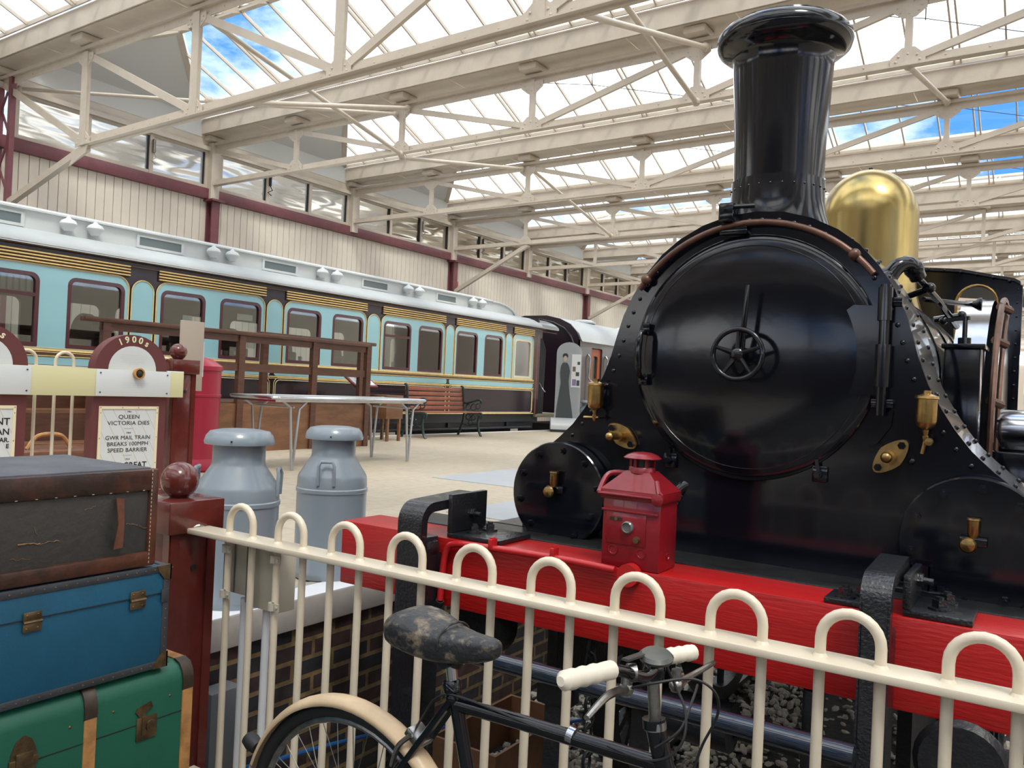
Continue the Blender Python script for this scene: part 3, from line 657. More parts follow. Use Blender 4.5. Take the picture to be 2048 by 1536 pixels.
# ================================================================ LECTERN, BOX
t = thing('information_lectern', 'small tilted red framed information panel on a cream post, left of the bench', 'sign', (-9.2, 9.62, PZ))
R = Matrix.Rotation(radians(32), 3, 'Y'); c = V((-9.2, 9.64, 1.61))
MB().box(c, (.34, .52, .03), R, .006).build('panel_frame', mat('red brown frame', (.20, .03, .03), .4), t)
MB().box(c + R @ V((0, 0, .017)), (.28, .44, .004), R).build('panel_sheet', BOARDW, t)
g = MB(); g.box(c + R @ V((-.06, .0, .0205)), (.07, .2, .001), R)
for i in range(4): g.box(c + R @ V((.02 + i * .025, 0, .0205)), (.006, .34, .001), R)
g.build('panel_print', INKF, t)
MB().bx(-9.23, -9.16, 9.61, 9.67, PZ, 1.59).build('post', CREAMP, t)
o = MB().bx(-9.30, -8.9, 9.95, 10.35, 1.02, 1.40, .004); o.bx(-9.3, -9.26, 9.99, 10.03, PZ, 1.03); o.bx(-9.3, -9.26, 10.27, 10.31, PZ, 1.03); o.bx(-8.94, -8.9, 9.99, 10.03, PZ, 1.03); o.bx(-8.94, -8.9, 10.27, 10.31, PZ, 1.03)
tag(recenter(o.build('wooden_cabinet', WOODL)), 'small brown plywood cabinet on legs below the tilted information panel', 'cabinet')
# ================================================================ STANDEE
t = thing('display_standee', 'clear arched display panel printed with a woman in a dark gown, grey rounded foot', 'display stand', (-9.45, 16.9, PZ))
sx0, sy0 = -9.38, 16.55
u = V((.84, .54, 0)).normalized(); nrm = V((u.y, -u.x, 0))
def SP(a, z, d=0): return V((sx0, sy0, 0)) + u * a + nrm * d + V((0, 0, z))
bas = MB(); n = 12
bas.prism([SP(-.33, PZ + .05, .36 - .72 * 0)] and [SP(-.33, PZ + .06, .30 * cos(pi * i / n)) + V((0, 0, .26 * sin(pi * i / n))) for i in range(n + 1)], u * .80); bas.build('foot', mat('pale grey plastic', (.42, .43, .44), .35), t)
b2 = MB(); b2.prism([SP(-.33, PZ, .31), SP(-.33, PZ, -.31), SP(-.33, PZ + .06, -.31), SP(-.33, PZ + .06, .31)], u * .81); b2.build('plinth', DKSOL, t)
pn = MB(); lp = [(-.25, .2), (.33, .2), (.33, 1.62)] + [(.04 + .29 * cos(pi * i / 12), 1.62 + .22 * sin(pi * i / 12)) for i in range(1, 12)] + [(-.25, 1.62)]
pn.plate([(a_, .2 + (b_ - .2) * 1.13) for a_, b_ in lp], [], .012, (sx0, sy0, PZ), u, (0, 0, 1)); pn = pn.build('clear_panel', PLASTIC, t)
def flat(poly, m_, nm, d=.010):
    q = MB(); q.plate([(a_, .2 + (b_ - .2) * 1.13) for a_, b_ in poly], [], .002, V((sx0, sy0, PZ)) + nrm * d, u, (0, 0, 1)); return q.build(nm, m_, t)
flat([(-.22, .21), (.19, .21), (.15, .45), (.09, .75), (.045, 1.05), (.07, 1.25), (.04, 1.36), (.0, 1.42), (-.10, 1.42), (-.14, 1.36), (-.16, 1.2), (-.13, 1.02), (-.17, .75), (-.21, .45)], DRESS, 'gown_print')
flat([(-.05 + .045 * cos(a * pi / 8), 1.50 + .06 * sin(a * pi / 8)) for a in range(16)], SKIN, 'face_print', .013)
flat([(-.05 + .065 * cos(a * pi / 8), 1.56 + .055 * sin(a * pi / 8)) for a in range(16)], HAIR, 'hair_print', .012)
flat([(.10, .93), (.31, .93), (.31, 1.60), (.10, 1.60)], BOARDW, 'caption_board', .012)
for a, z, w_, h_, mm in ((.16, 1.30, .07, .10, mat('sepia photo', (.16, .11, .10), .6)), (.26, 1.42, .06, .06, DRESS), (.24, 1.20, .08, .08, DRESS), (.17, 1.03, .09, .13, mat('violet photo', (.22, .18, .32), .6)), (.26, 1.02, .07, .11, DRESS)):
    flat([(a - w_ / 2, z - h_ / 2), (a + w_ / 2, z - h_ / 2), (a + w_ / 2, z + h_ / 2), (a - w_ / 2, z + h_ / 2)], mm, 'picture_print', .014)
# ================================================================ MILK CHURNS
def churn(loc, label, r=.195, h=.72, rot=0):
    t = thing('milk_churn', label, 'milk churn', (0, 0, 0), 'grey painted milk churns on the platform')
    s_ = r / .195; k = h / .72
    MB().lathe([(.0, .0), (.19 * s_, 0), (.195 * s_, .02), (.195 * s_, .03), (.192 * s_, .035), (.192 * s_, .40 * k), (.197 * s_, .405 * k), (.197 * s_, .42 * k), (.192 * s_, .425 * k), (.190 * s_, .47 * k), (.185 * s_, .485 * k), (.125 * s_, .565 * k), (.120 * s_, .58 * k), (.120 * s_, .66 * k), (.128 * s_, .668 * k)], (0, 0, 0), (0, 0, 1), 48).build('body', GREYP, t)
    MB().lathe([(.125 * s_, .655 * k), (.158 * s_, .655 * k), (.160 * s_, .667 * k), (.152 * s_, .69 * k), (.135 * s_, .708 * k), (.09 * s_, .716 * k), (.06 * s_, .712 * k), (.0, .710 * k)], (0, 0, 0), (0, 0, 1), 48).build('lid', GREYP, t)
    for sg in (0, pi):
        a = rot + sg; d = V((cos(a), sin(a), 0)); w = V((-sin(a), cos(a), 0))
        P4 = [(.175, -.035, .45), (.185, -.035, .56), (.165, -.025, .60), (.165, .025, .60), (.185, .035, .56), (.175, .035, .45)]
        P4 = [(.188, -.042, .445), (.192, -.042, .535), (.186, -.03, .555), (.186, .03, .555), (.192, .042, .535), (.188, .042, .445)]
        MB().tube([d * (x * s_) + w * (y * s_) + V((0, 0, z * k)) for x, y, z in P4], .009 * s_, 8).build('handle', GREYP, t)
    MB().cyl((.150 * s_ * cos(-.9), .150 * s_ * sin(-.9), .672 * k), (.163 * s_ * cos(-.9), .163 * s_ * sin(-.9), .672 * k), .004, seg=8).build('vent_hole', INK, t)
    t.location = loc; return t
churn((-2.83, 2.27, PZ + .008), 'grey milk churn at left, partly hidden by the maroon ball post', .172, .715, rot=radians(40))
churn((-2.90, 2.88, PZ + .008), 'grey milk churn standing right beside the red beam end', .168, .715, rot=radians(-55))
churn((-9.25, 17.35, PZ), 'far grey milk churn directly right of the clear display stand', .20, .74)
churn((-9.2, 17.95, PZ), 'far grey milk churn half hidden behind the locomotive front', .20, .74)
# ================================================================ TRESTLE TABLE
t = thing('trestle_table', 'long folding table with silver edged top, standing on the platform', 'table', (-6.8, 6.75, PZ))
tx0, tx1, ty0, ty1, tz = -7.12, -6.42, 5.55, 7.90, 1.405
MB().plate(rrect(tx0, tx1, ty0, ty1, .05), [], .02, (0, 0, tz), (1, 0, 0), (0, 1, 0)).build('table_top', SILV, t)
s = MB(); s.tube([(p[0], p[1], tz - .005) for p in rrect(tx0, tx1, ty0, ty1, .05)], .018, 8, True); s.bx(tx0 + .03, tx1 - .03, ty0 + .03, ty1 - .03, tz - .045, tz - .012); s.build('edge_rim', STEEL, t)
LM = mat('grey metal legs', (.42, .43, .44), .3, .6)
for yb, dy in ((ty0 + .25, .0), (ty1 - .3, .0)):
    for x in (tx0 + .06, tx1 - .06):
        s = MB(); s.tube([(x, yb - .10, tz - .04), (x, yb, tz - .10), (x, yb + .05, PZ + .01)], .014, 8); s.tube([(x, yb + .22, tz - .04), (x, yb + .12, tz - .12), (x, yb + .06, PZ + .01)], .014, 8); s.build('leg', LM, t)
    s = MB(); s.cyl((tx0 + .06, yb + .05, tz - .10), (tx1 - .06, yb + .05, tz - .10), .012, seg=8); s.build('cross_tube', LM, t)
# ================================================================ TIMBER STEPS
t = thing('timber_staging', 'brown timber staging with plywood sides and two long handrails by the carriage', 'staging', (-8.7, 7.4, PZ))
for y in (4.955, 6.70, 7.904, 8.95):
    MB().bx(-8.45, -8.38, y - .045, y + .045, PZ, 2.13).build('post', WOOD, t)
for y in (7.55, 9.42):
    MB().bx(-9.03, -8.96, y - .045, y + .045, PZ, 2.18).build('post', WOOD, t)
MB().bx(-8.47, -8.36, 4.70, 8.95, 2.10, 2.15, .008).bx(-8.44, -8.40, 4.9, 8.95, 2.02, 2.10).build('front_handrail', WOOD, t)
MB().bx(-9.06, -8.94, 7.45, 9.70, 2.16, 2.21, .008).bx(-9.02, -8.98, 7.5, 9.5, 2.06, 2.16).build('rear_handrail', WOOD, t)
MB().bx(-8.43, -8.40, 4.9, 8.95, 1.66, 1.76).bx(-9.02, -8.99, 7.5, 9.62, 1.66, 1.76).build('middle_rail', WOOD, t)
for a, b in ((6.05, 6.66), (6.72, 7.88), (7.93, 8.93)): MB().bx(-8.43, -8.41, a, b, PZ, 1.26).build('side_panel', WOODL, t)
MB().bx(-9.6, -8.43, 6.05, 8.95, 1.24, 1.28).bx(-8.9, -8.44, 8.93, 8.95, PZ, 1.24).build('deck', WOOD, t)
for k, (a, b) in enumerate(((5.15, .93), (5.45, 1.10), (5.75, 1.26))):
    MB().bx(-9.5, -8.45, a, a + .32, b - .03, b).build('tread', WOOD, t)
    MB().bx(-9.5, -8.45, a + .28, a + .30, b - .2, b - .02).build('riser', WOODL, t)
t = thing('timber_steps', 'low brown wooden steps behind the cream railing, far left', 'steps', (-7.2, 3.9, PZ))
for k in range(3):
    MB().bx(-7.6 - .3 * k, -7.25 - .3 * k, 3.15, 4.45, PZ + .28 * (k + 1) - .03, PZ + .28 * (k + 1)).build('tread', WOODL, t)
    MB().bx(-7.28 - .3 * k, -7.25 - .3 * k, 3.15, 4.45, PZ + .28 * k, PZ + .28 * (k + 1) - .03).build('riser', WOOD, t)
MB().bx(-8.2, -7.3, 4.45, 4.5, PZ, PZ + .9).build('side_panel', WOODL, t)
t = thing('suitcase', 'brown leather suitcase with a curved handle lying behind the cream railing', 'suitcase', (-6.4, 3.35, PZ))
MB().bx(-6.75, -6.25, 2.95, 3.8, PZ, PZ + .32, .03).build('body', mat('tan brown leather', (.17, .065, .03), .4, noise=.3), t)
MB().bx(-6.77, -6.23, 2.93, 3.82, PZ + .22, PZ + .24).build('edge_trim', CANE, t)
MB().tube(bez([(-6.4, 3.2, PZ + .32), (-6.4, 3.28, PZ + .42), (-6.4, 3.45, PZ + .42), (-6.4, 3.53, PZ + .32)], 6), .016, 8).build('handle', CANE, t)
# ================================================================ BIN
t = thing('litter_bin', 'tall crimson cylindrical bin with shallow domed lid behind the maroon post', 'bin', (-7.0, 5.10, PZ))
MB().lathe([(.20, 0), (.22, .02), (.215, .10), (.20, .12), (.2, .13), (.20, .72), (.208, .725), (.208, .745), (.2, .75), (.2, .98)], (-7.0, 5.10, PZ), (0, 0, 1), 40).build('body', BIN, t)
MB().lathe([(.205, .975), (.214, .98), (.214, 1.02), (.20, 1.03), (.12, 1.085), (.03, 1.11), (.0, 1.112)], (-7.0, 5.10, PZ), (0, 0, 1), 40).build('lid', BIN, t)
# platform covers
o = tag(recenter(MB().bx(-5.25, -3.9, 6.6, 8.1, PZ, PZ + .006).build('floor_plate', STEELP)), 'large grey metal cover plate set in the cream paving', 'floor plate')
o = tag(recenter(MB().bx(-3.75, -2.95, 4.9, 5.9, PZ, PZ + .006).build('floor_plate', STEELP)), 'small grey metal cover plate in the paving just left of the locomotive cylinder', 'floor plate')
# ================================================================ NEAR RAILING
def ball_post(x, y, z0, zc0, zc1, br, label, cat='post', holes=True):
    t = thing('ball_post', label, cat, (x, y, z0))
    h = .105; s = .084
    b = MB(); b.bx(x - s, x + s, y - s, y + s, z0, zc0, .006)
    for sg in (-1, 1):
        b.bx(x + sg * (s - .001), x + sg * (s + .006), y - s - .002, y - s + .03, z0, zc0); b.bx(x + sg * (s - .001), x + sg * (s + .006), y + s - .03, y + s + .002, z0, zc0)
        b.bx(x - s - .002, x - s + .03, y + sg * (s - .001), y + sg * (s + .006), z0, zc0); b.bx(x + s - .03, x + s + .002, y + sg * (s - .001), y + sg * (s + .006), z0, zc0)
    b.build('shaft', MARW, t)
    MB().bx(x - h, x + h, y - h, y + h, zc0, zc1, .004).build('cap', MARW, t)
    MB().lathe([(.03, 0), (.04, .012), (.03, .02)], (x, y, zc1), (0, 0, 1), 20).sph((x, y, zc1 + br * .93), br, seg=32).build('ball', MARW, t)
    MB().cyl((x + s, y + .005, zc0 - .12), (x + s + .0065, y + .005, zc0 - .12), .010, seg=14).build('bolt_hole', INK, t)
    return t
ball_post(-2.475, 1.745, VZ, 1.075, 1.180, .062, 'near maroon wooden post with a glossy ball top and square cap, behind the trunks')
FY = 1.75
t = thing('bow_top_railing', 'cream bow topped metal railing running across the foreground', 'railing', (-.7, FY, VZ))
X0, X1 = -2.372, 1.62
MB().bx(X0, X1, FY - .044, FY + .044, 1.074, 1.092, .004).build('top_rail', FCREAM, t)
MB().bx(X0, X1, FY - .027, FY + .027, VZ + .10, VZ + .122, .004).build('bottom_rail', FCREAM, t)
HX = [-2.155 + .2290 * k for k in range(17)]
for x in HX:
    r = .0565; pts = [(x - r, FY, VZ + .02)] + [(x - r, FY, 1.0), (x - r, FY, 1.128)] + [(x + r * cos(radians(a)), FY, 1.128 + r * sin(radians(a))) for a in range(165, 0, -15)] + [(x + r, FY, 1.128), (x + r, FY, 1.0), (x + r, FY, VZ + .02)]
    s = MB().tube(pts, .0112, 12)
    for dx in (-r, r): s.lathe([(.016, 0), (.0125, .005), (.0112, .007)], (x + dx, FY, 1.091), (0, 0, 1), 12)
    s.build('hoop', FCREAM, t)
for x in (1.60,): MB().cyl((x, FY, VZ), (x, FY, 1.08), .012, seg=12).build('end_bar', FCREAM, t)
MB().tube([(X0 - .012, FY - .02, 1.083), (X0 - .002, FY - .015, 1.093), (X0 + .004, FY, 1.096), (X0 - .002, FY + .02, 1.09)], .006, 6).build('end_weld', CHROME, t)
# junction box on the railing
t = thing('junction_box', 'beige electrical box clamped to the back of the railing, white conduits below', 'electrical box', (-2.1, FY + .08, .17))
a = at(452, 1200, 1, FY + .06); b = at(578, 1100, 1, FY + .06)
MB().bx(-2.300, -2.165, FY + .05, FY + .10, .885, 1.06, .004).bx(-2.165, -2.015, FY + .04, FY + .11, .86, 1.064, .004).build('casing', BOXC, t)
MB().bx(-2.168, -2.163, FY + .038, FY + .045, .87, 1.06).bx(-2.24, -2.237, FY + .046, FY + .052, .89, 1.055).build('cover_seam', mat('seam', (.18, .16, .12), .7), t)
for x in (HX[0] - .0565, HX[1] - .0565):
    for z in (1.045, .90): s = MB(); s.cyl((x, FY - .012, z - .012), (x, FY - .012, z + .012), .012, seg=10); s.bx(x, x + .03, FY - .016, FY - .010, z - .012, z + .012); s.cyl((x + .023, FY - .016, z), (x + .023, FY - .02, z), .005, seg=6); s.build('clamp', BOXC, t)
for x in (-2.215, -2.105): MB().cyl((x, FY + .075, .10), (x, FY + .075, .87), .0125, seg=14).build('conduit', WHITE, t)
# ================================================================ SIGN RAILING ON THE PLATFORM
SX = -5.0
t = thing('bow_top_railing', 'cream bow topped railing on the platform behind the decade boards', 'railing', (SX - .12, 2, PZ))
fx = SX - .12; yh = at(131, 702, 0, fx).y
s = MB().bx(fx - .02, fx + .02, -1.5, 3.40, 1.595, 1.612, .003); s.build('top_rail', FCREAM, t)
MB().bx(fx - .02, fx + .02, -1.5, 3.40, PZ + .1, PZ + .12, .003).build('bottom_rail', FCREAM, t)
for k in range(-12, 4):
    y = yh + .229 * k; r = .0565
    MB().tube([(fx, y - r, PZ), (fx, y - r, 1.64)] + [(fx, y + r * cos(radians(a)), 1.64 + r * sin(radians(a))) for a in range(165, 0, -15)] + [(fx, y + r, 1.64), (fx, y + r, PZ)], .0098, 10).build('hoop', FCREAM, t)
ball_post(SX - .135, 3.56, PZ, 1.595, 1.695, .058, 'far maroon wooden post with a ball top at the end of the cream board', )
t = thing('notice_board', 'narrow beige notice board standing behind the far maroon ball post', 'notice board', (-5.5, 3.9, PZ))
MB().bx(-5.52, -5.50, 3.83, 4.03, 1.47, 2.00, .002).build('board', mat('beige board', (.46, .38, .31), .6), t)
MB().bx(-5.515, -5.505, 3.86, 4.04, 1.58, 1.85).build('board_edge', BOARDW, t)
MB().bx(-5.56, -5.52, 3.90, 3.96, PZ, 1.9).build('post', MARW, t)
t = thing('cream_board', 'long cream horizontal board carrying white plates across the decade boards', 'board', (SX, 2, 1.43))
MB().bx(SX + .004, SX + .024, -1.5, 3.50, 1.435, 1.605, .001).build('plank', CREAMP, t)
MB().bx(SX + .006, SX + .022, 3.38, 3.50, 1.604, 1.612).build('fixing_clip', WHITE, t)
YD = (0, 1, 0); UP = (0, 0, 1)
def decade(yc, label, full):
    r = .252; t = thing('decade_board', label, 'sign board', (SX, yc, PZ))
    out = [(yc + r * cos(radians(a)), 1.600 + r * .93 * sin(radians(a))) for a in range(0, 181, 10)] + [(yc - r, PZ + .05), (yc + r, PZ + .05)]
    MB().plate(out, [], .08, (SX - .042, 0, 0), YD, UP).build('board_body', SIGNM, t)
    MB().plate([(yc + .165 * cos(radians(a)), 1.604 + .165 * .95 * sin(radians(a))) for a in range(0, 181, 10)], [], .004, (SX, 0, 0), YD, UP).build('arched_plate', BOARDW, t)
    g = MB()
    if full:
        for k, ch in enumerate('1900s'):
            a = radians(117 - k * 13.5); rr = .205
            u = V((0, sin(a), -cos(a))); v = V((0, cos(a), sin(a)))
            g.text(ch, .058, V((SX + .001, yc, 1.600)) + v * (rr - .020), u, v, .002, 'CENTER', .0012)
    else:
        a = radians(58); u = V((0, sin(a), -cos(a))); v = V((0, cos(a), sin(a)))
        g.text('s', .062, V((SX + .001, yc, 1.600)) + v * .183, u, v, .002, 'CENTER', .0012)
    g.build('decade_lettering', CREAML, t)
    p = MB().bx(SX + .024, SX + .030, yc - r - .005, yc + r + .005, 1.437, 1.604, .0005).build('white_plate', BOARDW, t)
    g = MB()
    if full:
        for i, w in enumerate((.10, .09, .07)): g.bx(SX + .030, SX + .0305, yc - w, yc + w, 1.522 - i * .013, 1.5225 - i * .013)
    else: g.bx(SX + .030, SX + .0305, yc - .06, yc + .09, 1.522, 1.5225)
    g.build('small_print', INKF, p)
    if full:
        g = MB()
        for i, w in enumerate((.085, .095, .09, .08, .085, .03)): g.bx(SX + .002, SX + .0025, yc - w, yc + w, 1.700 - i * .011, 1.7005 - i * .011)
        g.build('small_print', INKF, t)
    for dy in (-r + .02, r - .02):
        for z in (1.46, 1.582): MB().cyl((SX + .03, yc + dy, z), (SX + .034, yc + dy, z), .005, seg=10).build('screw', CHROME, p)
    if full:
        MB().lathe([(.0, .016), (.026, .016), (.027, .03), (.036, .03), (.034, .0), (.0, 0)], (SX + .03, yc + .015, 1.585), (1, 0, 0), 24).build('wooden_ring', CANE, p)
        MB().lathe([(.0, .034), (.012, .032), (.020, .027), (.0255, .018), (.0255, .0)], (SX + .03, yc + .015, 1.585), (1, 0, 0), 20, False).build('peephole', INK, p)
    # poster
    y0, y1, z1, z0 = yc - .215, yc + .195, 1.372, .72
    MB().plate([(y0, z0), (y1, z0), (y1, z1), (y0, z1)], [[(y0 + .018, z0 + .018), (y1 - .018, z0 + .018), (y1 - .018, z1 - .018), (y0 + .018, z1 - .018)]], .006, (SX + .003, 0, 0), YD, UP).build('poster_frame', mat('cream frame', (.76, .66, .47), .5), t)
    ps = MB().bx(SX - .001, SX + .001, y0 + .01, y1 - .01, z0 + .01, z1 - .01).build('poster_sheet', BOARDW, t)
    g = MB(); cw = y1 - y0 - .036
    for k in range(-5, 9):
        ya = y0 + .018 + k * .075; A = V((SX + .0012, ya, z1 - .018)); B = V((SX + .0012, ya + .33, z0 + .018))
        lo, hi = y0 + .018, y1 - .018
        t0 = max(0, (lo - A.y) / (B.y - A.y)); t1 = min(1, (hi - A.y) / (B.y - A.y))
        if t1 > t0: g.bar(A.lerp(B, t0), A.lerp(B, t1), .0025, .0008, up=(1, 0, 0))
    g.build('diagonal_line', mat('straw line', (.55, .47, .33), .6), ps)
    g = MB(); ym = (y0 + y1) / 2; X_ = SX + .0022
    if full:
        for z, tx, sz, w in ((1.332, '1901', .014, 1.2), (1.292, 'QUEEN', .036, 1.25), (1.252, 'VICTORIA DIES', .036, 1.20), (1.196, '1904', .014, 1.2), (1.158, 'GWR MAIL TRAIN', .036, 1.08), (1.118, 'BREAKS 100MPH', .036, 1.10), (1.078, 'SPEED BARRIER', .036, 1.12), (1.026, '1910', .014, 1.2)):
            g.text(tx, sz, (X_, ym, z), YD, UP, .0004, 'CENTER', .0, w)
        g.text('THE GREAT', .050, (X_, ym, .975), YD, UP, .0004, 'CENTER', .0010, 1.05)
        g.bx(X_, X_ + .0003, ym - .03, ym + .03, 1.228, 1.229); g.bx(X_, X_ + .0003, ym - .03, ym + .03, 1.055, 1.056)
    else:
        yr = y1 - .03
        for z, tx, sz in ((1.262, 'ENT', .056), (1.205, 'IAN', .050), (1.163, 'CAR.', .036), (1.128, 'E', .034)):
            g.text(tx, sz, (X_, yr, z), YD, UP, .0004, 'RIGHT', .0008, 1)
        g.text('!', .085, (X_, yr - .05, 1.02), YD, UP, .0004, 'RIGHT', .004, 1.3)
    g.build('poster_lettering', INK, ps)
    g = MB()
    for dy in (y0 + .009, (y0 + y1) / 2 - .05, (y0 + y1) / 2 + .06, y1 - .009): g.cyl((SX + .006, dy, z1 - .009), (SX + .008, dy, z1 - .009), .003, seg=8)
    for z in (1.33, 1.17, 1.0): g.cyl((SX + .006, y0 + .009, z), (SX + .008, y0 + .009, z), .003, seg=8); g.cyl((SX + .006, y1 - .009, z), (SX + .008, y1 - .009, z), .003, seg=8)
    g.build('frame_screw', BRASS, t)
decade(3.139, 'maroon arched board headed 1900s with a poster about Queen Victoria', True)
decade(2.235, 'maroon arched board cut off at the left edge, only the letter s showing', False)
# ================================================================ TRUNKS
TX = -2.05
t = thing('travel_trunk', 'worn brown and black leather trunk, topmost of the stack', 'trunk', (TX - .24, .85, 1.075))
x0, x1, y0, y1, z0, z1 = TX - .46, TX, .25, 1.375, 1.072, 1.338
MB().bx(x0 + .006, x1 - .006, y0 + .006, y1 - .006, z0 + .004, z1 - .012, .006).build('body', TRUNKB, t)
MB().bx(x0, x1 + .003, y0, y1 + .003, z1 - .062, z1 - .002, .008).build('lid_rim', TRUNKL, t)
MB().bx(x0 + .012, x1 - .012, y0 + .012, y1 - .012, z1 - .006, z1 + .0015, .003).build('lid_top', TOPC, t)
MB().bx(x0, x1 + .003, y0, y1 + .003, z0, z0 + .040, .006).build('bottom_rim', TRUNKL, t)
MB().bx(x1 - .022, x1 + .004, y1 - .022, y1 + .004, z0 + .002, z1 - .002, .006).build('corner_strip', TRUNKL, t)
s = MB()
for i in range(24): s.box((x1 + .0045, y1 - .018, z0 + .012 + i * .0108), (.001, .0012, .006)); s.box((x1 + .0038, y0 + .05 + i * .047, z1 - .058), (.001, .006, .001))
s.build('stitching', CLINE, t)
a = at(238, 995, 0, TX); b = at(231, 1095, 0, TX)
s = MB(); s.prism([(TX + .002, a.y - .010, a.z), (TX + .002, a.y + .012, a.z - .004), (TX + .020, a.y + .004, (a.z + b.z) / 2), (TX + .010, b.y + .012, b.z), (TX + .010, b.y - .014, b.z - .002), (TX + .020, a.y - .012, (a.z + b.z) / 2)], (.004, 0, 0)); s.build('strap_tab', mat('red brown strap', (.17, .06, .03), .5, noise=.4, nscale=30), t)
s = MB(); random.seed(5)
for (u0, v0, u1, v1, w_) in ((35, 1091, 80, 1087, .004), (78, 1088, 118, 1081, .002), (170, 1020, 192, 1013, .0015), (252, 1047, 275, 1050, .002), (278, 1052, 300, 1058, .0015), (68, 1055, 74, 1070, .002), (20, 1120, 60, 1118, .001)):
    p = at(u0, v0, 0, TX - .005); q = at(u1, v1, 0, TX - .005); n_ = 7
    s.tube([p.lerp(q, k / n_) + V((0, 0, random.uniform(-.0022, .0022))) for k in range(n_ + 1)], [w_ * random.uniform(.3, .7) for _ in range(n_ + 1)], 5)
s.build('scratch', mat('bare tan scuff', (.30, .17, .08), .7, noise=.5, nscale=80), t)
t = thing('travel_trunk', 'blue cloth trunk with grey nailed edges, middle of the stack', 'trunk', (TX - .24, .85, .79))
x0, x1, y0, y1, z0, z1 = TX - .46, TX + .006, .25, 1.425, .785, 1.068
MB().bx(x0 + .003, x1 - .003, y0 + .003, y1 - .003, z0 + .003, z1 - .003, .003).build('body', TRUNKBL, t)
s = MB(); e = .020
for (za, zb) in ((z0, z0 + e), (z1 - e, z1)):
    s.bx(x1 - e, x1, y0, y1, za, zb, .003); s.bx(x0, x1, y1 - e, y1, za, zb, .003)
s.bx(x1 - e, x1, y1 - e, y1, z0, z1, .003); s.build('edge_trim', TRIMG, t)
s = MB()
for i in range(44):
    y = y0 + .02 + i * .027
    for z in (z0 + .010, z1 - .010): s.sph((x1 + .0005, y, z), .0024, (.5, 1, 1), 6)
for i in range(9): s.sph((x1 + .0005, y1 - .010, z0 + .03 + i * .026), .0024, (.5, 1, 1), 6)
s.build('nail', HARDW, t)
for z, dz in ((z0, 1), (z1, -1)):
    s = MB(); s.prism([(x1 + .002, y1 + .002, z), (x1 + .002, y1 - .042, z), (x1 + .002, y1 - .036, z + dz * .016), (x1 + .002, y1 - .018, z + dz * .038), (x1 + .002, y1 + .002, z + dz * .042)], (-.004, 0, 0))
    s.prism([(x1 + .002, y1 + .002, z), (x1 - .042, y1 + .002, z), (x1 - .02, y1 + .002, z + dz * .036), (x1 + .002, y1 + .002, z + dz * .042)], (0, -.004, 0)); s.build('corner_plate', HARDW, t)
s = MB(); s.bx(x1 - .003, x1 + .0005, y0, y1 - e, .9915, .993); s.build('lid_seam', INK, t)
for u, v in ((64, 1243), (275, 1200)):
    p = at(u, v, 0, x1); s = MB(); w = .022
    s.bx(x1, x1 + .003, p.y - w, p.y + w, p.z + .004, p.z + .024, .001); s.bx(x1, x1 + .003, p.y - w, p.y + w, p.z - .024, p.z - .004, .001); s.cyl((x1 + .004, p.y - w, p.z), (x1 + .004, p.y + w, p.z), .0045, seg=8)
    for dy in (-.013, .013):
        for dz in (-.016, .016): s.sph((x1 + .003, p.y + dy, p.z + dz), .003, (.5, 1, 1), 6)
    s.build('hinge', HARDW, t)
p = at(330, 1190, 0, x1); MB().bx(x1, x1 + .003, p.y - .012, p.y + .01, p.z - .018, p.z + .018, .001).build('edge_plate', TRIMG, t)
t = thing('travel_trunk', 'green trunk with cane wood bands and brass lock, bottom of the stack', 'trunk', (TX - .24, .85, VZ))
x0, x1, y0, y1, z0, z1 = TX - .48, TX + .012, .25, 1.50, VZ, .782
pr = [(x0, z0), (x1, z0), (x1, z1 - .05), (x1 - .006, z1 - .028), (x1 - .02, z1 - .010), (x1 - .045, z1), (x0, z1)]
MB().prism([(a, y0, b) for a, b in pr], (0, y1 - y0, 0)).build('body', TRUNKG, t)
sz = .648
MB().bx(x1 - .003, x1 + .0012, y0, y1, sz - .001, sz + .001).build('lid_seam', INK, t)
def band(y):
    s = MB(); w = .016
    pts = [(x1 + .004, z0), (x1 + .004, z1 - .05), (x1 - .002, z1 - .026), (x1 - .016, z1 - .006), (x1 - .045, z1 + .004), (x0, z1 + .004)]
    pin = [(x0, z1 - .004), (x1 - .05, z1 - .006), (x1 - .03, z1 - .02), (x1 - .012, z1 - .035), (x1 - .006, z1 - .055), (x1 - .006, z0)]
    s.prism([(a, y - w, b) for a, b in pts + pin], (0, 2 * w, 0)); s = s.build('wooden_band', CANE, t)
    c = MB(); pc = [(x1 + .005, z1 - .075), (x1 + .005, z1 - .05), (x1, z1 - .024), (x1 - .014, z1 - .004), (x1 - .04, z1 + .005)]
    c.prism([(a, y - w - .001, b) for a, b in pc] + [(a - .008, y - w - .001, b - .006) for a, b in pc[::-1]], (0, 2 * w + .002, 0)); c.build('band_cap', mat('worn metal cap', (.10, .075, .06), .4, .5, noise=.4, nscale=20), s)
band(at(180, 1440, 0, x1).y); band(y1 - .008); band(.45)
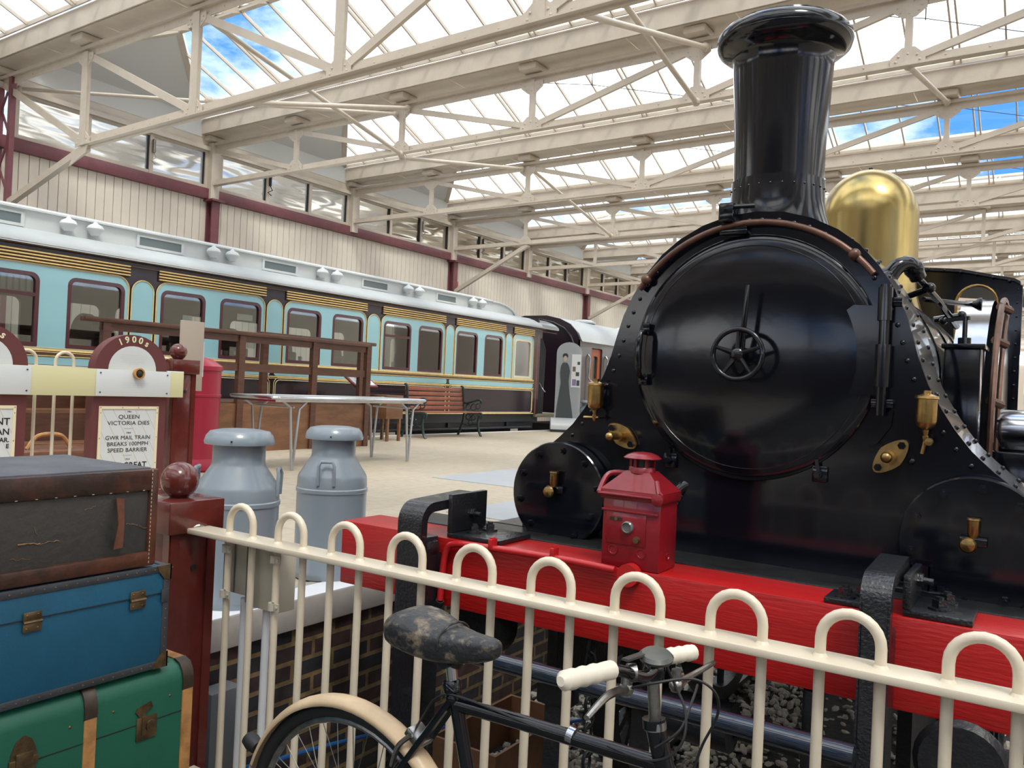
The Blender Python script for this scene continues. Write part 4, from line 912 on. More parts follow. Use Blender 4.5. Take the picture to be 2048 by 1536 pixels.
def lock(u, v, big):
    p = at(u, v, 0, x1); s = MB()
    if big:
        s.bx(x1, x1 + .004, p.y - .030, p.y + .030, p.z - .034, p.z + .028, .001); s.lathe([(.016, 0), (.015, .004), (.006, .005), (.006, .003)], (x1 + .004, p.y + .012, p.z), (1, 0, 0), 16); s.bx(x1 + .003, x1 + .008, p.y - .016, p.y - .006, p.z - .02, p.z + .03)
        s.prism([(x1, p.y - .034, p.z + .045), (x1, p.y - .03, p.z + .056), (x1, p.y + .01, p.z + .066), (x1, p.y + .016, p.z + .05), (x1, p.y - .004, p.z + .04), (x1, p.y - .008, p.z + .028), (x1, p.y - .02, p.z + .028)], (.004, 0, 0))
    else:
        s.prism([(x1, p.y - .028, p.z - .05), (x1, p.y + .028, p.z - .05), (x1, p.y + .03, p.z + .0), (x1, p.y + .018, p.z + .03), (x1, p.y, p.z + .042), (x1, p.y - .018, p.z + .03), (x1, p.y - .03, p.z)], (.004, 0, 0)); s.bx(x1 + .004, x1 + .011, p.y - .02, p.y + .02, p.z - .03, p.z + .002, .002); s.bx(x1, x1 + .007, p.y - .034, p.y + .034, p.z - .032, p.z - .012, .002)
    s.build('lock' if big else 'clasp', HARDW, t)
lock(292, 1452, True); lock(46, 1505, False)
s = MB()
for u, v in ((140, 1455), (227, 1424), (340, 1391)): p = at(u, v, 0, x1); s.sph((x1, p.y, p.z), .004, (.5, 1, 1), 8)
s.build('rivet', HARDW, t)
# ================================================================ BICYCLE
BY = 1.45
bk = thing('bicycle', 'old black bicycle with cracked saddle, ivory grips and yellowed rear mudguard, against the railing', 'bicycle', (-.9, BY, VZ))
B3 = lambda x, z, y=BY: V((x, y, z))
wc = B3(-1.356, .502); R_ = .318
def wheel(c, nm):
    w = MB(); w.tube([c + V((R_ * cos(a * pi / 24), 0, R_ * sin(a * pi / 24))) for a in range(48)], .0185, 10, True); w = w.build(nm, RUB, bk)
    r = MB(); r.tube([c + V(((R_ - .022) * cos(a * pi / 24), 0, (R_ - .022) * sin(a * pi / 24))) for a in range(48)], .010, 8, True); r.build('rim', CHROME, w)
    s = MB()
    for i in range(36):
        a = i * pi / 18; b = a + (.45 if i % 4 < 2 else -.45); sy = .03 if i % 2 else -.03
        s.cyl(c + V((.02 * cos(b), sy, .02 * sin(b))), c + V(((R_ - .026) * cos(a), 0, (R_ - .026) * sin(a))), .0012, seg=5)
    s.cyl(c - V((0, .04, 0)), c + V((0, .04, 0)), .018, seg=12); s.build('spoke', CHROME, w)
wheel(wc, 'rear_wheel'); fc = B3(-.33, .502); wheel(fc, 'front_wheel')
def guard(c, a0, a1, m_, nm, r=R_ + .030):
    g = MB(); n = 28
    for k in range(n):
        pa = []
        for a in (a0 + (a1 - a0) * k / n, a0 + (a1 - a0) * (k + 1) / n):
            ca, sa = cos(radians(a)), sin(radians(a))
            pa.append([c + V(((r + dr) * ca, dy, (r + dr) * sa)) for dy, dr in ((-.030, -.016), (-.026, -.005), (-.013, .004), (0, .006), (.013, .004), (.026, -.005), (.030, -.016))])
        for i in range(6): g.face([pa[0][i], pa[0][i + 1], pa[1][i + 1], pa[1][i]])
    bmesh.ops.remove_doubles(g.bm, verts=g.bm.verts, dist=1e-5)
    o = g.build(nm, m_, bk, recalc=False); so_ = o.modifiers.new('s', 'SOLIDIFY'); so_.thickness = .0015; return o
guard(wc, 28, 190, GUARD, 'rear_mudguard')
s = MB(); s.lathe([(.0, -.025), (.018, -.022), (.022, 0), (.018, .02), (.0, .022)], wc + V(((R_ + .062) * cos(radians(156)), 0, (R_ + .062) * sin(radians(156)))), (-cos(.6), 0, .3), 14); s.build('reflector_housing', RUB, bk)
s = MB()
for sy in (-.03, .03): s.cyl(wc + V((0, sy, 0)), wc + V(((R_ + .02) * cos(radians(160)), sy, (R_ + .02) * sin(radians(160)))), .002, seg=6)
s.build('mudguard_stay', CHROME, bk)
PS = B3(-1.066, .925); BBk = B3(-.935, .46); HT = B3(-.590, .955); HB = B3(-.545, .81)
HTm = HT.lerp(HB, .25)
FR = MB()
FR.tube([PS + V((.01, 0, -.01)), B3(-.9, .918), HTm], [.0155, .0155, .0155], 12); FR.cyl(PS + V((0, 0, .02)), BBk, .0155, seg=12); FR.cyl(BBk, HB, .017, seg=12); FR.cyl(HT + V((-.01, 0, .03)), HB + V((.008, 0, -.03)), .019, seg=14)
FR.lathe([(.019, 0), (.021, .002), (.021, .022), (.018, .026)], PS + V((-.002, 0, .012)), (PS - BBk), 14)
for sy in (-.045, .045):
    FR.tube([PS + V((0, sy * .35, -.005)), wc + V((.0, sy, 0))], [.009, .007], 8); FR.tube([BBk + V((0, sy * .6, 0)), wc + V((0, sy, 0))], [.010, .008], 8)
FR.sph(PS, .019); FR.cyl(BBk - V((0, .035, 0)), BBk + V((0, .035, 0)), .021, seg=14)
FR.build('frame', BLACK, bk)
s = MB()
for sy in (-.05, .05): s.tube([HB + V((.01, sy * .6, -.03)), HB + V((.06, sy, -.2)), fc + V((0, sy, 0))], [.012, .011, .008], 8)
s.build('fork', BLACK, bk)
s = MB(); s.cyl(BBk - V((0, .05, 0)), BBk - V((0, .055, 0)), .085, seg=28); s.bar(BBk - V((0, .062, 0)), BBk + V((-.10, -.062, -.12)), .012, .02); s.bar(BBk + V((0, .062, 0)), BBk + V((.10, .062, .12)), .012, .02); s.build('crank', CHROME, bk)
s = MB(); s.bx(BBk.x - .145, BBk.x - .06, BY - .14, BY - .07, BBk.z - .14, BBk.z - .11, .006); s.bx(BBk.x + .06, BBk.x + .145, BY + .07, BY + .14, BBk.z + .11, BBk.z + .14, .006); s.build('pedal', RUB, bk)
s = MB(); s.cyl(PS + V((-.004, 0, .03)), B3(-1.078, .995), .0125, seg=14); s.build('seat_post', STEEL, bk)
s = MB(); s.cyl(B3(-1.10, 1.005), B3(-1.055, 1.005), .016, seg=12); s.cyl(B3(-1.078, 1.005, BY - .03), B3(-1.078, 1.005, BY + .03), .013, seg=12); s.build('saddle_clamp', BLACKD, bk)
# saddle: lofted leather shell
s = MB(); sec = []
for x, z, w, h in ((-1.235, 1.052, .030, .018), (-1.228, 1.060, .060, .034), (-1.205, 1.068, .078, .050), (-1.16, 1.066, .082, .056), (-1.11, 1.054, .070, .052), (-1.06, 1.047, .048, .044), (-1.01, 1.050, .034, .036), (-.975, 1.054, .028, .030), (-.958, 1.055, .020, .022), (-.952, 1.053, .008, .010)):
    ring = []
    for k in range(18):
        a = 2 * pi * k / 18; cy = cos(a); sz_ = sin(a)
        zz = z + (h * (abs(sz_) ** .8) * .62 if sz_ > 0 else -h * (abs(sz_) ** .5) * 1.02)
        ring.append(s.bm.verts.new((x, BY + w * (abs(cy) ** .75) * (1 if cy > 0 else -1), zz)))
    sec.append(ring)
for A, B in zip(sec, sec[1:]):
    for k in range(18): s.bm.faces.new((A[k], A[(k + 1) % 18], B[(k + 1) % 18], B[k]))
s.bm.faces.new(sec[0][::-1]); s.bm.faces.new(sec[-1]); sd = s.build('saddle', SADL, bk, angle=70); sm = sd.modifiers.new('s', 'SUBSURF'); sm.levels = 1; sm.render_levels = 1
s = MB(); s.tube([(-1.075, BY - .058 * cos(a * pi / 10), 1.052 + .034 * sin(a * pi / 10)) for a in range(-2, 13)], .003, 6); s.build('saddle_piping', SADL, bk)
# handlebar: crosses from near (towards the camera) to far
gl0 = at(1126, 1362, 1, 1.17); gl1 = at(1222, 1340, 1, 1.30); gr0 = at(1325, 1314, 1, 1.60); gr1 = at(1385, 1305, 1, 1.685); st = at(1308, 1352, 1, BY)
s = MB(); bar_ = bez([gl0, gl1, st + V((.0, -.05, .012)), st + V((.004, .0, .015)), st + V((0, .05, .012)), gr0, gr1], 5); s.tube(bar_, .0105, 12); s.build('handlebar', BLACK, bk)
def grip(a, b):
    n = 14; rr = [.0165 + .0009 * (1 if k % 3 == 0 else -1) * (1 if 2 < k < 12 else 0) for k in range(n + 1)]; rr[0] = .008; rr[1] = .0165
    g = MB(); g.tube([a.lerp(b, k / n) for k in range(n + 1)], rr, 14); return g.build('grip', GRIP, bk)
grip(gl0 + (gl0 - gl1) * .05, gl1); grip(gr1 + (gr1 - gr0) * .1, gr0 + (gr0 - gr1) * .15)
s = MB(); s.cyl(st + V((-.004, 0, .02)), HT + V((-.01, 0, .03)), .0115, seg=12); s.build('stem_quill', CHROME, bk)
s = MB(); s.cyl(st + V((0, 0, -.005)), st + V((0, 0, .028)), .019, seg=14); s.sph(st + V((0, 0, .012)), .022, seg=12); s.cyl(HT + V((-.012, 0, .028)), HT + V((-.014, 0, .045)), .022, seg=14); s.build('stem_clamp', BLACK, bk)
s = MB(); s.cyl(HT + V((-.010, 0, .026)), HT + V((-.012, 0, .040)), .021, seg=16); s.build('headset', STEEL, bk)
def lever(root, tip, mid):
    s = MB(); s.tube(bez([root, mid, tip], 6), [.009 - .00035 * k for k in range(13)], 8, ell=None); s.cyl(root + V((0, .0, .03)), root - V((0, 0, .012)), .010, seg=10); s.sph(root, .014, seg=10); s.build('brake_lever', CHROME, bk)
lever(at(1252, 1378, 1, 1.36), at(1173, 1436, 1, 1.16), at(1215, 1392, 1, 1.24)); lever(at(1352, 1370, 1, 1.53), at(1428, 1325, 1, 1.70), at(1382, 1352, 1, 1.62))
s = MB()
for p, q in ((gl1, 0.35), ): c_ = gl1.lerp(st, .45); s.cyl(c_ + V((-.006, -.004, 0)), c_ + V((.006, .006, 0)), .0165, seg=14); s.cyl(c_, at(1252, 1378, 1, 1.36), .008, seg=8)
s.build('lever_clamp', CHROME, bk)
s = MB(); c_ = at(1312, 1318, 1, 1.42); s.lathe([(.0, 0), (.030, 0), (.032, .006), (.026, .012), (.0, .014)], c_, (.1, -.2, 1), 22); s.bar(c_ + V((-.02, -.01, .008)), at(1250, 1320, 1, 1.34), .014, .004); s.build('gear_shifter', mat('dark grey lever', (.10, .10, .09), .3, .5), bk)
def cable(pts, nm='brake_cable'):
    MB().tube(bez(pts, 7), .0026, 6).build(nm, RUB, bk)
cable([at(1262, 1376, 1, 1.36), at(1310, 1366, 1, 1.36), at(1385, 1358, 1, 1.40), at(1430, 1385, 1, 1.42), at(1435, 1430, 1, 1.44), at(1405, 1490, 1, 1.45), at(1385, 1545, 1, 1.45)])
cable([at(1330, 1325, 1, 1.45), at(1350, 1370, 1, 1.47), at(1370, 1420, 1, 1.46), at(1368, 1475, 1, 1.44), at(1340, 1512, 1, 1.43), at(1290, 1520, 1, 1.43), at(1215, 1492, 1, 1.435)])
cable([at(1395, 1370, 1, 1.6), at(1385, 1400, 1, 1.5), at(1360, 1460, 1, 1.44), at(1310, 1496, 1, 1.43)])
cable([PS + V((.25, -.012, -.005)), PS + V((.03, -.016, .014)), PS + V((-.03, -.02, .0)), PS + V((-.07, -.012, -.05)), PS + V((-.10, 0, -.09))])
s = MB(); q = PS.lerp(HTm, .6); s.cyl(q + V((-.007, 0, .002)), q + V((.007, 0, 0)), .0172, seg=16); s.build('cable_clip', STEEL, bk)
s = MB(); c_ = PS + V((-.09, 0, -.105)); s.box(c_, (.05, .05, .02), Matrix.Rotation(.6, 3, 'Y'), .004); s.tube(bez([c_ + V((0, -.03, .01)), c_ + V((-.03, -.035, -.02)), c_ + V((-.05, -.03, -.07))], 5), .006, 7); s.build('brake_calliper', CHROME, bk)
# ================================================================ LOCOMOTIVE
YS = 3.0; YB = 2.45; XLc = XL
lo = thing('steam_locomotive', 'black tank locomotive with tall chimney, brass dome and red front beam', 'locomotive', (XL, 5.0, -.22))
def half2full(h): return [(XL + a, b) for a, b in h] + [(XL - a, b) for a, b in h[::-1] if a > 1e-6]
HP = [(0, 2.285), (.10, 2.277), (.20, 2.247), (.29, 2.20), (.36, 2.145), (.425, 2.07), (.475, 1.99), (.513, 1.91), (.538, 1.83), (.560, 1.75), (.590, 1.67), (.628, 1.60), (.672, 1.53), (.722, 1.465), (.785, 1.405), (.85, 1.352), (.92, 1.30), (.945, 1.24), (.945, 1.0), (0, 1.0)]
full = half2full(HP[:-1])
SBF = MB().plate(full, [], .022, (0, YS + .011, 0), (1, 0, 0), (0, 0, 1)).build('smokebox_front', BLACK, lo)
ru = [(p.x, YS + .02, p.z) for p in bez([(a, 0, b) for a, b in full[:len(HP) - 2]], 4)]; lu = [(2 * XL - a, y, b) for a, y, b in ru]
for pp in (ru, lu):
    s = MB(); s.strip([(p[0], p[1], p[2] - .002) for p in pp], (0, .42, 0)); s.strip([(p[0] - (.02 if p[0] > XL else -.02), p[1], p[2] - .02) for p in pp], (0, .42, 0))
    s.build('smokebox_wrapper', mat('satin black paint', (.012, .013, .016), .22, coat=.6, noise=.2, nscale=5), lo)
# rivets
s = MB()
def along(pts, step, off=0):
    out = []; acc = off
    for a, b in zip(pts, pts[1:]):
        a, b = V(a), V(b); l = (b - a).length; d = (b - a) / l; nrm_ = V((d[1], -d[0]))
        while acc < l: out.append((a + d * acc, nrm_)); acc += step
        acc -= l
    return out
hp = [(a, b) for a, b in HP[:16]]
for p, n_ in along(hp, .062, .03):
    for sg in (1, -1):
        q = p - n_ * -.032 if False else V((p[0] - abs(n_[0]) * .030 - .004, p[1] - .030 * abs(n_[1])))
        s.sph((XL + sg * q[0], YS - .001, q[1]), .0085, (1, .7, 1), 8)
        for yy in (.10, .36): s.sph((XL + sg * p[0], YS + yy, p[1]), .0085, (1, 1, 1), 6)
RIV = s.build('rivet', BLACK, lo)
s = MB()
for x in (-.62, -.55, .55, .62, -.70, .70):
    for z in (1.42 - .1 * (abs(x) > .6), ): s.sph((XL + x, YS - .001, z), .011, (1, .7, 1), 8)
merge(SBF, s.build('rivet', BLACK, lo)); merge(SBF, RIV)
# door
dz = 1.752
MB().lathe([(.448, -.0), (.448, .008), (.443, .014), (.42, .020), (.34, .030), (.20, .038), (.08, .041), (.0, .042)], (XL, YS, dz), (0, -1, 0), 72).build('smokebox_door', BLACK, lo)
sd = MB(); sd.tube([(XL + .405 * cos(a * pi / 36), YS - .022, dz + .405 * sin(a * pi / 36)) for a in range(72)], .0022, 5, True); sd.build('door_edge_bead', BLACK, lo)
hc = V((XL, YS - .14, 1.755))
w = MB(); w.tube([hc + V((.088 * cos(a * pi / 18), 0, .088 * sin(a * pi / 18))) for a in range(36)], .0095, 10, True)
for k in range(5):
    a = radians(90 + 72 * k); w.tube([hc + V((.015 * cos(a), 0, .015 * sin(a))), hc + V((.085 * cos(a), 0, .085 * sin(a)))], [.010, .006], 8)
w.lathe([(.0, .018), (.014, .016), (.022, .008), (.024, -.012), (.0, -.014)], hc, (0, -1, 0), 20); w = w.build('handwheel', BLACK, lo)
s = MB(); s.cyl(hc, (XL, YS - .06, 1.755), .013, seg=14); s.cyl((XL, YS - .10, 1.755), (XL, YS - .06, 1.755), .028, seg=18); s.tube([hc + V((0, .035, 0)), hc + V((.012, .02, .10)), hc + V((.022, .02, .245))], [.014, .010, .009], 10); s.build('door_lever', BLACK, w)
s = MB(); x_ = XL - .398
s.tube(bez([(x_, YS - .035, 1.845), (x_ - .003, YS - .075, 1.83), (x_ - .006, YS - .085, 1.755), (x_ - .003, YS - .075, 1.68), (x_, YS - .035, 1.665)], 6), [.010] * 8 + [.0135] * 9 + [.010] * 8, 10)
s.bx(x_ - .017, x_ + .017, YS - .045, YS - .03, 1.83, 1.875, .004); s.bx(x_ - .017, x_ + .017, YS - .045, YS - .03, 1.635, 1.68, .004); s.build('door_handle', BLACK, lo)
# hinge and straps on the right
s = MB(); hx = XL + .455
s.cyl((hx, YS - .035, 1.565), (hx, YS - .035, 2.0), .0165, seg=16); s.cyl((hx, YS - .035, 1.66), (hx, YS - .035, 1.80), .025, seg=16); s.cyl((hx, YS - .035, 1.88), (hx, YS - .035, 1.99), .023, seg=16); s.bx(hx - .035, hx + .035, YS - .02, YS, 1.59, 1.62, .004); s.bx(hx - .01, hx + .05, YS - .02, YS, 1.93, 1.96, .004)
s.build('hinge_bar', BLACK, lo)
s = MB(); s.plate([(hx - .01, 1.63), (hx - .01, 1.93), (hx - .10, 1.935), (hx - .125, 1.915), (hx - .115, 1.88), (hx - .100, 1.84), (hx - .098, 1.76), (hx - .115, 1.70), (hx - .135, 1.665), (hx - .125, 1.64), (hx - .10, 1.633)], [], .008, (0, YS - .022, 0), (1, 0, 0), (0, 0, 1))
s.plate([(hx - .03, 1.56), (hx + .035, 1.585), (hx + .03, 1.53), (hx - .01, 1.47), (hx - .05, 1.455), (hx - .075, 1.48)], [], .006, (0, YS - .01, 0), (1, 0, 0), (0, 0, 1)); s.build('hinge_plate', BLACK, lo)
for dx, z in ((-.285, 1.352), (.265, 1.352)):
    s = MB(); s.bx(XL + dx - .026, XL + dx + .026, YS - .014, YS, z - .028, z + .028, .005); s.cyl((XL + dx, YS - .045, z), (XL + dx, YS, z), .014, seg=6); s.cyl((XL + dx, YS - .055, z + .001), (XL + dx, YS, z), .009, seg=10); s.bar((XL + dx, YS - .02, z), (XL + dx - .01, YS - .02, z + .05), .012, .012); s.build('door_clamp', BLACK, lo)
# copper pipe over the top
s = MB(); s.tube([(XL + .525 * cos(radians(a)), YS - .028, 1.715 + .525 * sin(radians(a))) for a in range(38, 147, 4)], .0115, 10)
for a in (48, 141): s.sph((XL + .525 * cos(radians(a)), YS - .03, 1.715 + .525 * sin(radians(a))), .021, seg=12)
s.build('handrail_pipe', COPPER, lo)
s = MB(); bx0 = XL - .095; s.bx(bx0 - .028, bx0 + .028, YS - .055, YS + .02, 2.245, 2.315, .006); s.bx(bx0 - .03, bx0 + .075, YS - .03, YS + .02, 2.20, 2.24, .006); s.cyl((bx0, YS - .058, 2.285), (bx0, YS - .05, 2.285), .006, seg=8); s.cyl((bx0 + .02, YS - .04, 2.30), (bx0 + .10, YS - .03, 2.30), .008, seg=8); s.build('lamp_bracket', BLACK, lo)
# chimney
CY = YS + .26
CHM = MB().lathe([(.225, 2.20), (.200, 2.26), (.184, 2.31), (.177, 2.36), (.1755, 2.43), (.1755, 2.445), (.169, 2.446), (.172, 2.6), (.187, 2.87), (.190, 2.925), (.196, 2.935), (.225, 2.950), (.249, 2.970), (.256, 2.994), (.253, 3.014), (.238, 3.034), (.220, 3.041), (.207, 3.045), (.203, 3.056), (.192, 3.060), (.175, 3.056), (.165, 2.9), (.15, 2.4)], (XL, CY, 0), (0, 0, 1), 72, False).build('chimney', BLACK, lo)
s = MB()
for k in range(26): a = 2 * pi * k / 26; s.sph((XL + .177 * cos(a), CY + .175 * sin(a), 2.41), .004, seg=6)
merge(CHM, s.build('chimney_rivet', BLACK, lo))
# barrel
MB().lathe([(.50, 0), (.50, 3.0)], (XL, YS + .40, 1.72), (0, 1, 0), 64).build('boiler', mat('satin boiler paint', (.022, .024, .027), .25, coat=.5), lo)
s = MB()
for yy in (.55, 1.15, 1.8, 2.4): MB().lathe([(.500, 0), (.506, .002), (.506, .05), (.50, .052)], (XL, YS + yy, 1.72), (0, 1, 0), 64, False).build('boiler_band', BLACK, lo)
DY = 5.09
MB().lathe([(.33, 2.02), (.295, 2.14), (.272, 2.22), (.265, 2.28), (.265, 2.66)] + [(.265 * cos(radians(a)), 2.66 + .285 * sin(radians(a))) for a in range(6, 91, 6)], (XL, DY, 0), (0, 0, 1), 64).build('steam_dome', BRASSP, lo)
MB().lathe([(.012, 2.94), (.012, 2.96), (.0, 2.965)], (XL, DY, 0), (0, 0, 1), 12).build('dome_nut', BLACKD, lo)
# cab
KY = 6.0
cp = [(XL - .73, 1.2), (XL + .73, 1.2), (XL + .73, 2.38), (XL + .70, 2.40), (XL + .4, 2.47), (XL, 2.505), (XL - .4, 2.47), (XL - .70, 2.40), (XL - .73, 2.38)]
def archw(cx): return [(cx - .115, 1.95), (cx + .115, 1.95), (cx + .115, 2.27)] + [(cx + .115 * cos(radians(a)), 2.27 + .115 * sin(radians(a))) for a in range(15, 180, 15)] + [(cx - .115, 2.27)]
CBF = MB().plate(cp, [archw(XL + .495), archw(XL - .495)], .02, (0, KY, 0), (1, 0, 0), (0, 0, 1)).build('cab_front', BLACK, lo)
s = MB()
for sg in (-1, 1):
    lp = [V((p[0], KY - .015, p[1])) for p in archw(XL + sg * .495)]; s.tube(lp, .010, 8, True)
s.build('window_bead', BRASS, lo)
s = MB(); s.prism([(a, KY - .05, b) for a, b in cp[2:]] + [(a, KY - .05, b + .018) for a, b in cp[2:][::-1]], (0, 1.5, 0)); s.build('cab_roof', BLACKD, lo)
s = MB()
for sg in (-1, 1): s.bx(XL + sg * .73 - .01, XL + sg * .73 + .01, KY, KY + 1.0, 1.2, 1.95); s.bx(XL + sg * .73 - .012, XL + sg * .73 + .012, KY, KY + .06, 1.95, 2.38)
s.build('cab_side', BLACK, lo)
s = MB()
for k in range(14): s.sph((XL + .715, KY - .012, 1.25 + k * .085), .008, seg=6)
for k in range(16): x = XL - .68 + k * .09; s.sph((x, KY - .05, 2.505 - .22 * ((x - XL) / .73) ** 2 * .55), .008, seg=6)
merge(CBF, s.build('cab_rivet', BLACKD, lo))
s = MB(); s.bx(XL - .72, XL + .72, 7.0, 8.0, 1.0, 1.75, .02); s.build('coal_bunker', BLACK, lo)
# splashers and side fittings, mirrored
for sg in (1, -1):
    X_ = lambda dx: XL + sg * dx
    yc, zc, r = 5.0, 1.37, .80
    pts = [(yc - r * cos(radians(a)), zc + r * sin(radians(a))) for a in range(-12, 181, 8)]
    s = MB(); s.strip([(X_(.525), a, b) for a, b in pts], (sg * .135, 0, 0)); s.strip([(X_(.525), a * .99 + yc * .01, b * .99 + zc * .01) for a, b in pts], (sg * .135, 0, 0)); s.build('splasher_top', STEEL, lo)
    s = MB(); s.tube([(X_(.70), a, b) for a, b in pts[:15]], .014, 8); s.tube([(X_(.72), a + .10, b - .03) for a, b in pts[:14]], .011, 8)
    for i in (1, 4, 7, 10): s.cyl((X_(.69), pts[i][0], pts[i][1]), (X_(.735), pts[i][0] + .06, pts[i][1] - .02), .02, seg=8)
    s.build('copper_pipe', COPPER, lo)
    s = MB(); s.prism([(X_(.69), a, b) for a, b in pts], (sg * .006, 0, 0)); s.build('splasher_side', BLACK, lo)
    # sandbox
    s = MB(); s.bx(X_(.53), X_(.67), 3.98, 4.18, 1.1, 1.865, .008); s.bx(X_(.52), X_(.685), 3.965, 4.20, 1.855, 1.875, .004); s.build('sandbox', BLACK, lo)
    s = MB(); s.cyl((X_(.60), 4.05, 1.87), (X_(.60), 4.05, 1.905), .026, seg=12); s.cyl((X_(.60), 4.05, 1.9), (X_(.60), 4.05, 1.995), .010, seg=10); s.bar((X_(.615), 4.05, 1.99), (X_(.51), 4.10, 1.985), .014, .018); s.sph((X_(.51), 4.1, 1.985), .018, seg=8); s.build('sand_lever', BLACK, lo)
    # feed rods along the barrel
    s = MB(); s.tube(bez([(X_(.36), 3.60, 2.11), (X_(.39), 3.62, 2.16), (X_(.43), 3.66, 2.17), (X_(.455), 3.70, 2.12)], 5), .032, 10)
    s.sph((X_(.44), 3.68, 2.155), .040, seg=12); s.tube([(X_(.455), 3.70, 2.12), (X_(.50), 4.0, 2.06), (X_(.54), 4.35, 1.98)], .014, 8)
    s.cyl((X_(.39), 3.78, 2.05), (X_(.49), 3.78, 2.09), .013, seg=8); s.sph((X_(.49), 3.78, 2.09), .022, seg=8); s.cyl((X_(.46), 4.2, 2.0), (X_(.57), 4.22, 2.02), .013, seg=8); s.sph((X_(.57), 4.22, 2.02), .02, seg=8)
    s.cyl((X_(.44), 4.0, 2.07), (X_(.60), 4.35, 2.08), .011, seg=8); s.lathe([(.01, 0), (.03, .03), (.03, .04)], (X_(.60), 4.33, 2.08), (sg, 0, 0), 10); s.build('feed_rod', BLACK, lo)
    MB().lathe([(.0, 0), (.10, .01), (.105, .03), (.105, .5)], (X_(.71), 4.40, 1.50), (sg, 0, 0), 36).build('reservoir', STEEL, lo)
    s = MB(); s.bx(X_(.68), X_(.9), 4.25, 6.9, 1.05, 1.42, .01); s.build('side_box', BLACK, lo)
    # cylinders
    cx = X_(.742); cz = 1.178
    s = MB(); s.lathe([(.213, .0), (.213, .055), (.208, .06), (.0, .061)], (cx, YS - .012, cz), (0, -1, 0), 56); s.lathe([(.20, -.6), (.20, 0)], (cx, YS, cz), (0, -1, 0), 40); s.build('cylinder_cover', BLACK, lo)
    for k in range(10):
        s = MB(); a = radians(12 + 36 * k); s.cyl((cx + .178 * cos(a), YS - .062, cz + .178 * sin(a)), (cx + .178 * cos(a), YS - .084, cz + .178 * sin(a)), .0145, seg=6); s.cyl((cx + .178 * cos(a), YS - .084, cz + .178 * sin(a)), (cx + .178 * cos(a), YS - .095, cz + .178 * sin(a)), .008, seg=8); s.build('cover_bolt', BLACK, lo)
    o_ = V((cx + .0, YS - .10, cz + (.03 if sg > 0 else .035)))
    s = MB(); s.lathe([(.0, .062), (.019, .060), (.020, .054), (.017, .052), (.017, .012), (.012, .0), (.0, 0)], o_, (0, 0, 1), 20); s.lathe([(.0, 0), (.021, .004), (.024, .010), (.020, .018), (.008, .022), (.0, .023)], o_ + V((-.012, -.008, -.022)), (0, -1, 0), 20); s.cyl(o_ + V((-.012, .04, -.022)), o_ + V((-.012, -.01, -.022)), .008, seg=10)
    s.build('brass_cup', BRASS, lo)
    s = MB(); s.box(o_ + V((0, .012, -.014)), (.075, .008, .03), None, .003); s.build('cup_flange', BLACK, lo)
    # lubricators
    o_ = V((X_(.594), YS - .055, 1.565))
    s = MB(); s.lathe([(.0, .088), (.012, .088), (.012, .078), (.020, .075), (.034, .070), (.036, .062), (.031, .060), (.031, -.010), (.026, -.026), (.010, -.038), (.007, -.055), (.010, -.058), (.010, -.066), (.004, -.080), (.0, -.082)], o_, (0, 0, 1), 28)
    if sg < 0: s.cyl(o_ + V((-.048, 0, -.068)), o_ + V((.018, 0, -.066)), .006, seg=8)
    else: s.lathe([(.014, 0), (.012, .01), (.0, .012)], o_ + V((.012, -.01, -.075)), (0, -1, 0), 12); s.cyl(o_ + V((0, 0, -.07)), o_ + V((-.008, 0, -.115)), .006, seg=8)
    s.build('lubricator', BRASS, lo)
    MB().bx(o_.x - .02, o_.x + .02, YS - .04, YS, o_.z - .02, o_.z + .05, .004).build('lubricator_bracket', BLACK, lo)
    # brass flange
    o_ = V((X_(.488), YS - .012, 1.432)); ti = radians(48) if sg > 0 else radians(-35)
    el = []
    for k in range(28):
        a = 2 * pi * k / 28; ex = .072 * cos(a); ey = .040 * sin(a) * (1 - .25 * abs(cos(a))); el.append((ex * cos(ti) - ey * sin(ti), ex * sin(ti) + ey * cos(ti)))
    s = MB(); s.plate(el, [], .014, o_, (1, 0, 0), (0, 0, 1)); s.cyl(o_, o_ + V((0, -.05, 0)), .022, seg=20); s.cyl(o_ + V((0, -.05, 0)), o_ + V((0, -.085 if sg > 0 else -.11, 0)), .014, seg=16); s.sph(o_ + V((0, -.085 if sg > 0 else -.115, 0)), .018, seg=14)
    s.build('brass_flange', BRASS, lo)
    s = MB()
    for k in (-1, 1): s.cyl(o_ + V((k * .052 * cos(ti), -.022, k * .052 * sin(ti))), o_ + V((k * .052 * cos(ti), 0, k * .052 * sin(ti))), .013, seg=6)
    s.build('flange_nut', BLACK, lo)
